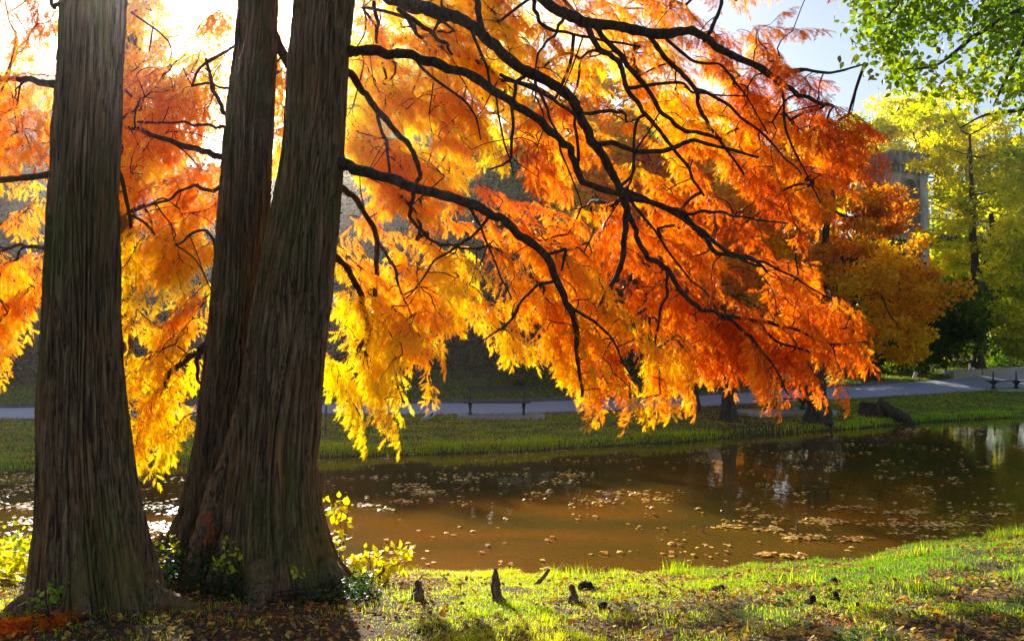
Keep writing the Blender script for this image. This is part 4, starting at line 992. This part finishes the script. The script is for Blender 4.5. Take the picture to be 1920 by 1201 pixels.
# pale stones on the verge
for i, (px, py, lab) in enumerate([(1714, 700, 'small pale blue-grey stone furthest left on the verge'), (1772, 698, 'small pale stone just left of the low wall'), (1825, 690, 'small white-topped stone above the short wall piece'), (1836, 681, 'sunlit ochre stone at the foot of the forked park tree'), (1869, 688, 'small pinkish stone above the long wall piece')]):
    u = (px - 960) / F; Y = float(np.interp(u, UC, y_pf)) + 1.6; X = u * Y; z = Hs(X, Y); s = Y / F
    rng = np.random.default_rng(900 + i); mb = MB(); h = 13 * s
    mb.tube([[X, Y, z - .1], [X, Y, z + h * .45], [X + .03, Y, z + h * .55], [X + .05, Y, z + h * .85], [X + .05, Y, z + h]], [5 * s, 4 * s, 2.4 * s, 4 * s, 1.2 * s], 10, rough=.35, seed=i)
    o = mb.build('verge_stone', [M_STONE], origin=(X, Y, z), smooth=True); tag(o, lab, 'stone', 'pale stones on the verge')

# stump on far bank
X, Y = (1632 - 960) / F * 33, 33.0; z = Hs(X, Y)
root = thing('tree_stump', (X, Y, z), 'dark cut tree stump with a long root sloping to the water on the far bank', 'tree stump')
mb = MB(); n = 28; th = np.linspace(0, 2 * math.pi, n, endpoint=False); rr = 1 + .12 * np.cos(5 * th + 1) + .08 * np.cos(9 * th)
rings = [(.62, -.15), (.5, .1), (.42, .3), (.42, .52)]; V = []
for r, h in rings: V.append(np.stack([X + r * rr * np.cos(th) * 1.15, Y + r * rr * np.sin(th), z + h + 0.04 * np.cos(3 * th)], 1))
V = np.vstack(V + [[[X, Y, z + .47]]]); idx = np.arange(n * 4).reshape(4, n); a = idx[:-1]; b = idx[1:]
Q = np.stack([a, np.roll(a, -1, 1), np.roll(b, -1, 1), b], -1).reshape(-1, 4); T = [[4 * n, idx[-1, j], idx[-1, (j + 1) % n]] for j in range(n)]
mb.add(V, tris=T, quads=Q); mb.build('trunk', [M_FARBARK], root)
mb = MB(); mb.tube(spline([[X + .2, Y, z + .42], [X + .55, Y - .3, z + .2], [X + .95, Y - .8, z - .05], [X + 1.15, Y - 1.1, z - .3]], 5), np.linspace(.32, .12, 16), 12, rough=.3); mb.build('root', [M_FARBARK], root)

# ------------------------------------------------------------------ cypress knees and clods on the near bank
def knee(px, py, hpx, wpx, lean, label, seed, name='cypress_knee', m=M_DEAD, cat='root knee', grp='woody knees on the near bank'):
    Ys = np.linspace(4.5, 11, 400); Xs = (px - 960) / F * Ys; Zs = H(Xs, Ys); pp = 600.5 - F * np.array([(CP * (zz_ - EYE) - SP * yy) / (CP * yy + SP * (zz_ - EYE)) for zz_, yy in zip(Zs, Ys)])
    k = int(np.argmin(abs(pp - py))); X, Y, Z = Xs[k], Ys[k], Zs[k]; s = Y / F; h = hpx * s; w_ = wpx * s / 2
    t = np.linspace(0, 1, 16); P = np.stack([X + lean * h * (t ** 1.3) + .12 * w_ * np.sin(t * 7 + seed), Y + 0 * t, Z - .04 + (h + .04) * t], 1)
    R = w_ * (1.15 - .75 * t ** .7 + .5 * np.exp(-t * 7)) * (1 + .15 * np.sin(t * 11 + seed)); R[-1] *= .45; R[-2] *= .8
    mb = MB(); mb.tube(P, R, 22, rough=.3, seed=seed); o = mb.build(name, [m], origin=(X, Y, Z), smooth=True); tag(o, label, cat, grp)
knee(935, 1130, 64, 25, -.12, 'tall slender brown cypress knee in the sunlit grass at the centre', 1)
knee(722, 1098, 44, 26, .1, 'stout dark cypress knee with a knob on top beside the twin tree roots', 2)
knee(788, 1122, 34, 26, -.1, 'lumpy dark cypress knee between the stout one and the tall slender one', 3)
knee(1074, 1128, 32, 22, -.1, 'short reddish cypress knee right of the tall slender one', 4)
M_CLOD = bark_mat('dark_clod', (.012, .008, .007), (.07, .035, .025), (.04, .02, .012), 30, 1, .4)
for i, (px, py, h, w_, lab) in enumerate([(1098, 1104, 14, 40, 'dark low root clod behind the short reddish knee'), (1342, 1108, 12, 32, 'dark soil clod near the water right of the centre'), (1512, 1128, 14, 26, 'left one of two reddish dark clods in the grass'), (1556, 1124, 16, 20, 'right one of two reddish dark clods in the grass'), (1558, 1095, 12, 28, 'dark clod close to the water edge above the reddish pair'), (1130, 1140, 12, 30, 'dark flat root lump at the start of the narrow shadow')]):
    knee(px, py, h, w_, .2, lab, 20 + i, 'soil_clod', M_CLOD, 'clod', 'dark clods in the near grass')
mb = MB(); p = [at(1003, 1098, 7.3), at(1018, 1082, 7.3), at(1030, 1066, 7.3)]; mb.tube(spline(p, 5), np.linspace(.022, .014, 11), 10, rough=.3)
o = mb.build('driftwood', [M_DEAD], origin=p[0], smooth=True); tag(o, 'pale weathered stick leaning up out of the grass at the water edge', 'stick')

# sticks poking from the water
for i, (pts, lab) in enumerate([
    ([(1143, 948), (1148, 930), (1140, 915)], 'thin bent stick beside the pale sky reflection'), ([(1490, 1000), (1494, 975), (1490, 950)], 'upright thin stick by the yellow floating leaves on the right'),
    ([(1492, 1010), (1494, 990), (1496, 972)], 'short pale stick next to the upright thin one'), ([(1528, 1010), (1538, 1000), (1550, 990)], 'pale stick slanting right over the floating leaves'),
    ([(1320, 1000), (1318, 990), (1319, 982)], 'tiny stick left in the brown water'), ([(753, 950), (753, 940), (753, 931)], 'small upright stick on the left part of the pond'),
    ([(1458, 1066), (1470, 1056), (1482, 1044)], 'dark stick entering the water by the right bank'), ([(845, 918), (860, 914), (868, 909)], 'thin twig in the dark water left of the centre'),
    ([(1320, 735), (1331, 741), (1345, 738), (1352, 729)], '')][:8]):
    Y = gY(pts[0][0], pts[0][1], -.02); P = spline([at(a, b, Y) for a, b in pts], 4); mb = MB(); mb.tube(P, np.linspace(.012, .006, len(P)), 7, rough=.2)
    o = mb.build('stick', [M_DEAD if i not in (6,) else M_FARBARK], origin=P[0]); tag(o, lab, 'stick', 'sticks poking out of the pond')

# ------------------------------------------------------------------ ground cover
def blades(n, X, Y, Z, hgt, wid, hue, palette, rng, lean=.5):
    th = rng.uniform(0, 2 * math.pi, n); d = np.stack([np.cos(th), np.sin(th), 0 * th], 1); s = np.stack([-np.sin(th), np.cos(th), 0 * th], 1)
    la = rng.uniform(.1, 1, n)[:, None] * lean; h = hgt[:, None]; w_ = wid[:, None]
    b = np.stack([X, Y, Z - .01], 1); m_ = b + d * h * la * .35 + np.array([0, 0, 1.0]) * h * .6; t = b + d * h * la * 1.1 + np.array([0, 0, 1.0]) * h * (1 - .35 * la)
    V = np.stack([b - s * w_ / 2, b + s * w_ / 2, m_ + s * w_ * .38, m_ - s * w_ * .38, t], 1).reshape(-1, 3); i = np.arange(n)[:, None] * 5
    col = pal(hue, palette) * rng.uniform(.75, 1.25, n)[:, None]
    return V, i + [3, 2, 4], i + [0, 1, 2, 3], np.repeat(np.clip(col, 0, .9), 5, 0)
GR = np.array([[.62, .54, .05], [.46, .54, .03], [.20, .34, .018], [.10, .24, .014], [.05, .15, .016]])
rng = np.random.default_rng(77)
n = 420000
u = rng.uniform(-.78, .80, n); s_ = rng.uniform(0, 1, n) ** .8; yns = ycol(y_ns, u); Y = 3.9 + (yns - 3.85) * s_; X = u * Y
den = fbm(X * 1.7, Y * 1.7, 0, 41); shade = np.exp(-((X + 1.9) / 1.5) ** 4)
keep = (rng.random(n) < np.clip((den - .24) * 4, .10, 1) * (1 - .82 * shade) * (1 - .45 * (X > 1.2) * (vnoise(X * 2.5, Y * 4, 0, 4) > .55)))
X, Y = X[keep], Y[keep]; n = len(X); Z = H(X, Y)
pt = np.clip((fbm(X * 1.4, Y * 2.2, 0, 143) - .47) * 9, 0, 1) * np.clip((6.6 - Y) / .8, 0, 1) * (X > .3); kk_ = rng.random(n) > .8 * pt; X, Y, Z = X[kk_], Y[kk_], Z[kk_]; n = len(X)
tuft = vnoise(X * 4, Y * 4, 0, 55)
hg = (.022 + .05 * tuft ** 2) * rng.uniform(.6, 1.4, n); edge = (Y > ycol(y_ns, X / Y) * .9); hg = np.where(edge, hg * 1.5, hg)
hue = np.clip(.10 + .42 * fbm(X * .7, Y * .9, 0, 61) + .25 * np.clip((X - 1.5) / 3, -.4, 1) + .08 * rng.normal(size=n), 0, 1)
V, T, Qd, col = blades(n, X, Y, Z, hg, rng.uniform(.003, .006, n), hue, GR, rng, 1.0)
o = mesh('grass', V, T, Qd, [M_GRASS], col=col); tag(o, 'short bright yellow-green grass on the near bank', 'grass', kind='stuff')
# long tufts at the water edge
V_, T_, Q_, C_ = [], [], [], []; off = 0
for (px, py, k, hh) in [(1045, 1080, 90, .20), (1085, 1078, 90, .2), (1140, 1082, 70, .15), (1265, 1070, 110, .24), (1300, 1075, 60, .15), (1500, 1090, 70, .16), (680, 1085, 60, .2), (700, 1090, 40, .16), (1640, 1050, 80, .14), (1720, 1035, 90, .14), (1860, 1005, 120, .2), (1900, 1000, 120, .22), (1150, 1150, 60, .1), (1200, 1100, 60, .1), (1400, 1078, 60, .12), (870, 1092, 60, .1), (1620, 1140, 60, .1), (1700, 1100, 90, .1), (760, 1120, 40, .12), (1020, 1110, 40, .1)]:
    u0 = (px - 960) / F; Ys = np.linspace(4.5, 12.2, 300); Zs = H(u0 * Ys, Ys); pp = np.array([670 - F * (zz_ - EYE) / yy for zz_, yy in zip(Zs, Ys)]); j = int(np.argmin(abs(pp - py) + (Zs < .02) * 50)); 
    X = u0 * Ys[j] + rng.normal(size=k) * .09; Y = Ys[j] + rng.normal(size=k) * .08; v, t, q, c = blades(k, X, Y, H(X, Y), hh * rng.uniform(.5, 1.2, k), rng.uniform(.004, .007, k), rng.uniform(.1, .6, k), GR, rng, 1.1)
    V_.append(v); T_.append(t + off); Q_.append(q + off); C_.append(c); off += len(v)
o = mesh('grass_tufts', np.vstack(V_), np.vstack(T_), np.vstack(Q_), [M_GRASS], col=np.vstack(C_)); tag(o, 'longer arching grass tufts along the near water edge', 'grass', kind='stuff')
# far-bank grass
n = 200000; u = rng.uniform(-.75, .78, n); yf_ = ycol(y_fs, u); yp_ = ycol(y_pn, u); s_ = rng.random(n) ** 1.15; Y = yf_ - .05 + (yp_ - yf_ - .1) * s_; X = u * Y
bare = np.exp(-((X - 9.0) / 3.0) ** 2) * .75; keep = rng.random(n) > bare; X, Y, s_ = X[keep], Y[keep], s_[keep]; n = len(X)
hg = (.035 + .07 * (s_ < .05)) * rng.uniform(.6, 1.4, n) * (1 + 1.0 * (vnoise(X, Y * 1.5, 0, 71) > .62) * (s_ < .35))
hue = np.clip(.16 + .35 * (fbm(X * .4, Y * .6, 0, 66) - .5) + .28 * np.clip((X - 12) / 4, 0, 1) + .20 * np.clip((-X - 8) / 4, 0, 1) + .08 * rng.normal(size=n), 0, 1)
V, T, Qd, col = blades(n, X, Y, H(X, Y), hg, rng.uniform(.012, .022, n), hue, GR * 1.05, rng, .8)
col = np.clip(col * (1 + .5 * np.clip((np.repeat(X, 5)[:, None] - 11) / 4, 0, 1)), 0, .9)  # sunlight on the right-hand lawn put into the blade colour
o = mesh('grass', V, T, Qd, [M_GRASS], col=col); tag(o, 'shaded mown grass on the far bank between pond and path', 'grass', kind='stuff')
# verge grass beyond path
n = 60000; u = rng.uniform(-.7, .78, n); yp_ = ycol(y_pf, u); Y = yp_ + .35 + rng.random(n) ** 1.3 * 9; X = u * Y
V, T, Qd, col = blades(n, X, Y, H(X, Y), rng.uniform(.06, .16, n), rng.uniform(.02, .035, n), np.clip(rng.uniform(.2, .8, n), 0, 1), GR * .6, rng, .8)
o = mesh('grass', V, T, Qd, [M_GRASS], col=col); tag(o, 'dark verge grass on the slope behind the path', 'grass', kind='stuff')

def flat_leaves(n, X, Y, Z, size, hue, palette, rng, tilt=.5, thick=0):
    th = rng.uniform(0, 2 * math.pi, n); a = np.stack([np.cos(th), np.sin(th), rng.normal(size=n) * tilt * .5], 1); b = np.stack([-np.sin(th), np.cos(th), rng.normal(size=n) * tilt * .5], 1)
    p = np.stack([X, Y, Z], 1); s = size[:, None]; up = np.array([0, 0, 1.0]); cu = rng.uniform(0, .25, n)[:, None] * (1 if tilt > .1 else .1) * s
    V = np.stack([p - a * s * .5, p - a * s * .1 + b * s * .34 + up * cu, p + a * s * .3 + b * s * .2 + up * cu, p + a * s * .55, p + a * s * .28 - b * s * .22 + up * cu, p - a * s * .12 - b * s * .32 + up * cu], 1).reshape(-1, 3)
    i = np.arange(n)[:, None] * 6; T = np.concatenate([i + [0, 5, 1], i + [1, 5, 4], i + [1, 4, 2], i + [2, 4, 3]])
    col = pal(hue, palette) * rng.uniform(.6, 1.2, n)[:, None]; return V, T, np.repeat(np.clip(col, 0, .9), 6, 0)
LIT = np.array([[.68, .52, .08], [.66, .38, .06], [.50, .22, .05], [.33, .10, .03], [.20, .09, .045], [.30, .22, .15]])
n = 34000; u = rng.uniform(-.78, .8, n); yns = ycol(y_ns, u); Y = 3.9 + (yns - 4.0) * rng.random(n); X = u * Y
keep = rng.random(n) < np.clip(np.clip((fbm(X * 1.2, Y * 1.2, 0, 81) - .3) * 2, .1, .6) + .8 * np.clip((fbm(X * 1.4, Y * 2.2, 0, 143) - .45) * 9, 0, 1) * (X > .3), 0, 1) * (1 - .6 * np.exp(-((X - .5) / 1.3) ** 2)); X, Y = X[keep], Y[keep]; n = len(X)
V, T, col = flat_leaves(n, X, Y, H(X, Y) + rng.uniform(.008, .035, n), rng.uniform(.02, .055, n), rng.random(n), LIT, rng, .7)
o = mesh('fallen_leaves', V, T, None, [M_LITTER], col=col); tag(o, 'scattered yellow and brown fallen leaves on the near bank', 'leaf litter', kind='stuff')
n = 70000; u = rng.uniform(-.75, .78, n); yf_ = ycol(y_fs, u); yp_ = ycol(y_pf, u); Y = yf_ + .1 + (yp_ + 5 - yf_) * rng.random(n); X = u * Y; yy1 = ycol(y_pn, u); onp = (Y > yy1) & (Y < yp_); keep = ~(onp & (rng.random(n) < .985)); X, Y = X[keep], Y[keep]; n = len(X)
V, T, col = flat_leaves(n, X, Y, H(X, Y) + rng.uniform(.06, .10, n), rng.uniform(.04, .09, n), rng.random(n), LIT, rng, .5)
o = mesh('fallen_leaves', V, T, None, [M_LITTER], col=col); tag(o, 'specks of fallen leaves over the far bank and verge', 'leaf litter', kind='stuff')

# floating leaves in rafts
def float_pts(n):
    out = []
    px = rng.uniform(-60, 1980, n); py = rng.uniform(800, 1085, n)
    d = .0015 + .45 * (px < 420) * np.clip((fbm(px / 60, py / 9, 0, 91) - .50) * 6, 0, 1) * (py > 885) * (py < 1010)
    d += .55 * (px > 560) * (px < 900) * np.exp(-((py - 905 + (px - 560) * -.02) / 20) ** 2) * np.clip((fbm(px / 50, py / 7, 0, 92) - .50) * 6, 0, 1)
    d += .30 * (py < 868) * (px > 560) * (px < 1350) * np.clip((fbm(px / 50, py / 6, 0, 93) - .50) * 5, 0, 1)
    d += .35 * (px > 1350) * (py < 985) * np.clip((fbm(px / 50, py / 6, 0, 94) - .60) * 6, 0, 1)
    d += .8 * (px > 1680) * (py < 815) * np.clip((fbm(px / 70, py / 6, 0, 95) - .42) * 5, 0, 1)
    d += .3 * (px > 1600) * (py > 950) * np.clip((fbm(px / 60, py / 8, 0, 96) - .52) * 5, 0, 1)
    d *= .7; d += .06 * np.clip((fbm(px / 45, py / 7, 0, 97) - .64) * 8, 0, 1)
    k = rng.random(n) < d; return px[k], py[k]
px, py = float_pts(90000)
for (cx_, cy_, rx_, ry_, k) in [(795, 922, 45, 5, 60), (1070, 890, 30, 6, 50), (1120, 940, 40, 6, 60), (1235, 935, 25, 6, 40), (760, 940, 20, 3, 20), (910, 1076, 45, 4, 60), (1365, 988, 28, 4, 40), (1440, 992, 25, 4, 40), (1540, 978, 40, 5, 90), (1480, 1008, 22, 5, 40), (1520, 1008, 25, 4, 40), (1595, 1010, 25, 4, 35), (1430, 1040, 15, 3, 20), (1475, 1042, 20, 3, 20), (1050, 905, 40, 3, 30), (1020, 925, 25, 3, 20), (690, 948, 25, 3, 20), (730, 955, 15, 2, 12), (1580, 952, 35, 3, 40), (1740, 985, 60, 6, 80), (1180, 925, 60, 4, 40), (940, 890, 60, 4, 30)]:
    px = np.append(px, cx_ + rng.normal(size=k) * rx_ * .6); py = np.append(py, cy_ + rng.normal(size=k) * ry_ * .6)
Y = np.array([gY(a, b, .004) for a, b in zip(px, py)]); X = (px - 960) / F * Y / CP * 1.0
u = X / Y; ok = (Y > ycol(y_ns, u) + .05) & (Y < ycol(y_fs, u) - .1); X, Y = X[ok], Y[ok]; n = len(X)
V, T, col = flat_leaves(n, X, Y, .006 + rng.random(n) * .012, rng.uniform(.05, .12, n) * (1 + .02 * (Y - 10)), rng.random(n) * .45, LIT * 1.15, rng, .12)
o = mesh('floating_leaves', V, T, None, [M_FLOAT], col=col); tag(o, 'rafts of pale yellow leaves floating on the pond', 'floating leaves', kind='stuff')

# ------------------------------------------------------------------ shrubs and seedlings on the near bank
def shrub(name, label, base, ctrs, n, size, h, palette, seed, rad=.10, cat='shrub', droop=.2, stems=True, group=None, matl=None, up=.0):
    rng = np.random.default_rng(seed); root = thing(name, base, label, cat, group); ctrs = np.asarray(ctrs, float)
    mb = MB()
    for c in ctrs[:40]:
        m_ = (np.array(base) + c) / 2 + rng.normal(size=3) * .04; mb.tube(spline([np.array(base) + rng.normal(size=3) * [.05, .05, 0] - [0, 0, .02], m_, c], 4), np.linspace(.005, .002, 9), 5, cap=False)
    mb.build('stem', [M_BRANCH], root)
    cb = MB(); broad_leaves(cb, ctrs, rad, n, size, np.full(len(ctrs), h) + rng.normal(size=len(ctrs)) * .08, palette, rng, droop=droop, up=up); cb.build('foliage', [matl or M_BROAD], root); return root
rng = np.random.default_rng(88)
cs = []
for _ in range(90):
    Yq = rng.uniform(6.3, 7.9); px = rng.uniform(-260, 72); X = (px - 960) / F * Yq; zt = at(px, 985 + rng.random() ** .6 * 140 + max(0, (px < 30) * 10), Yq)[2]; cs.append([X, Yq, max(zt, Hs(X, Yq) + .03)])
bx, by = (-20 - 960) / F * 7.0, 7.0
shrub('shrub', 'sunlit yellow-green leafy shrub at the left edge beside the tall cypress', (bx, by, Hs(bx, by)), cs, 3600, .065, .15, LIME, 89, rad=.10, up=.6)
# seedlings: pinnate sprigs with bigger leaves
def sprig(px, py, Y, tips, label, h=.1, size=.06, seed=0, n=None, name='seedling', palette=LIME):
    X = (px - 960) / F * Y; base = (X, Y, Hs(X, Y)); r = np.random.default_rng(seed)
    root = thing(name, base, label, 'plant', 'seedlings around the tree roots'); mb = MB(); cb = MB(); ctr = []
    for (tx, ty, tY) in tips:
        t = at(tx, ty, tY); m_ = (np.array(base) * .5 + t * .5) + [0, 0, .06]; P = spline([np.array(base) - [0, 0, .02], m_, t], 5); mb.tube(P, np.linspace(.005, .002, len(P)), 5, cap=False); ctr += [P[-1], P[-2], P[-3], P[-4] * .7 + P[-5] * .3]
    mb.build('stem', [M_BRANCH], root); ctr = np.array(ctr); broad_leaves(cb, ctr, .035, n or 9 * len(tips), size, np.full(len(ctr), h), palette, r, droop=.2, up=.6); cb.build('foliage', [M_BROAD], root)
sprig(640, 1050, 7.3, [(640, 935, 7.3), (655, 945, 7.2), (625, 940, 7.3), (650, 990, 7.2), (640, 1000, 7.1)], 'tall thin yellow-leaved seedling right of the thick trunk', seed=1, n=60, h=.02, size=.075)
sprig(700, 1075, 7.2, [(690, 1030, 7.2), (720, 1035, 7.2), (745, 1028, 7.1), (770, 1030, 7.1), (765, 1055, 7.0), (740, 1060, 7.0), (710, 1065, 7.0), (650, 1045, 7.2), (670, 1050, 7.1)], 'spreading yellow-green seedling between the thick trunk and the stout knee', seed=2, n=130, h=.08, size=.08)
sprig(445, 1075, 6.1, [(425, 1015, 6.1), (420, 1045, 6.0), (410, 1060, 6.0), (440, 1050, 6.0)], 'small green seedling in front of the seam of the twin trunks', seed=3, n=36, h=.35, size=.055)
sprig(320, 1060, 6.4, [(312, 1010, 6.4), (320, 1020, 6.4), (296, 1050, 6.3)], 'small green seedling left of the twin tree foot', seed=4, n=26, h=.35, size=.06)
sprig(110, 1135, 5.05, [(105, 1105, 5.0), (118, 1112, 5.0), (60, 1115, 5.0), (75, 1120, 5.0)], 'small dark green seedling at the foot of the tall straight cypress', seed=5, n=34, h=.55, size=.05)
sprig(560, 1095, 6.1, [(555, 1068, 6.1), (565, 1075, 6.0)], 'tiny green seedling at the foot of the thick trunk', seed=6, n=14, h=.4, size=.05)
# ivy mats round the twin tree
IV = np.array([[.07, .11, .03], [.045, .08, .025], [.03, .055, .02], [.02, .035, .015]])
cs = []
for _ in range(260):
    a = rng.random()
    if a < .55: px, Yq = rng.uniform(300, 470), rng.uniform(6.0, 6.9); zt = rng.random() ** 2 * .28
    else: px, Yq = rng.uniform(590, 700), rng.uniform(5.9, 6.9); zt = rng.random() ** 2 * .12
    X = (px - 960) / F * Yq; cs.append([X, Yq, Hs(X, Yq) + .02 + zt * (1 if px < 500 else .6)])
rt = shrub('ivy', 'dark ivy mat climbing round the roots of the twin-trunked cypress', (at(460, 1090, 6.2)[0], 6.2, Hs(at(460, 1090, 6.2)[0], 6.2)), cs, 3400, .038, .4, IV, 90, rad=.05, cat='ivy', up=.5)
# red fallen sprays bottom left
mb = MB(); k = 34; px = rng.uniform(-80, 95, k); Yq = rng.uniform(4.55, 5.1, k); X = (px - 960) / F * Yq; pts = np.stack([X, Yq, H(X, Yq) + rng.uniform(.02, .10, k)], 1)
place_sprays(mb, pts, rng.uniform(0, 6.28, k), rng.uniform(-.3, .35, k), rng.normal(size=k) * .3, rng.uniform(.35, .6, k), rng.uniform(.75, 1, k), seed=7)
o = mb.build('fallen_sprays', [M_LEAF, M_BRANCH]); tag(o, 'heap of red-orange cypress sprays fallen at the lower left corner', 'leaf litter', kind='stuff')
# small red spray caught in the seam, dead twigs
mb = MB(); p = np.array([at(392, 955, 6.42), at(398, 985, 6.4)]); place_sprays(mb, p, np.array([.3, 2.5]), np.array([1.1, .8]), np.array([0, .4]), np.array([.28, .3]), np.array([.95, 1.]), seed=9)
o = mb.build('caught_spray', [M_LEAF, M_BRANCH], origin=p[0]); tag(o, 'small red-brown spray caught in the seam between the twin trunks', 'spray')
# dead whitish twig behind the hanging sprays
rng2 = np.random.default_rng(5); root = thing('dead_tree', (at(612, 720, 24.5)[0], 24.5, Hs(at(612, 720, 24.5)[0], 24.5)), 'bare whitish twiggy sapling behind the hanging sprays right of the thick trunk', 'tree')
mb = MB(); b0 = np.array(root.location); tp = at(612, 590, 24.5); mb.tube(spline([b0, (b0 + tp) / 2, tp], 6), np.linspace(.04, .015, 13), 7); mb.build('trunk', [M_DEAD], root)
for k in range(16):
    q = rng2.uniform(.45, 1); s0 = b0 + (tp - b0) * q; e = s0 + np.array([rng2.uniform(.3, 1.3), rng2.normal() * .3, rng2.uniform(-.6, .5)]); mb = MB(); mb.tube(spline([s0, (s0 + e) / 2 + [0, 0, .12], e], 5), np.linspace(.014, .005, 11), 5, cap=False)
    for _ in range(4):
        t = rng2.uniform(.3, .9); a = s0 + (e - s0) * t; mb.tube([a, a + rng2.normal(size=3) * .14 + [.1, 0, -.1]], [.006, .003], 4, cap=False)
    mb.build('twig', [M_DEAD], root)

# ------------------------------------------------------------------ air: haze volume added for the glow around the sun
hz = MB(); hz.box((0, 60, 24), (190, 175, 52)); 
hm = bpy.data.materials.new('haze_air'); hm.use_nodes = True; nn = hm.node_tree.nodes; nn.clear()
pv = nn.new('ShaderNodeVolumePrincipled'); mo = nn.new('ShaderNodeOutputMaterial'); hm.node_tree.links.new(pv.outputs[0], mo.inputs['Volume'])
pv.inputs['Color'].default_value = (1.0, .90, .87, 1); pv.inputs['Density'].default_value = HAZE; pv.inputs['Anisotropy'].default_value = .9
o = hz.build('haze', [hm]); tag(o, 'haze volume added for a veil of glow around the sun', 'haze', kind='stuff')
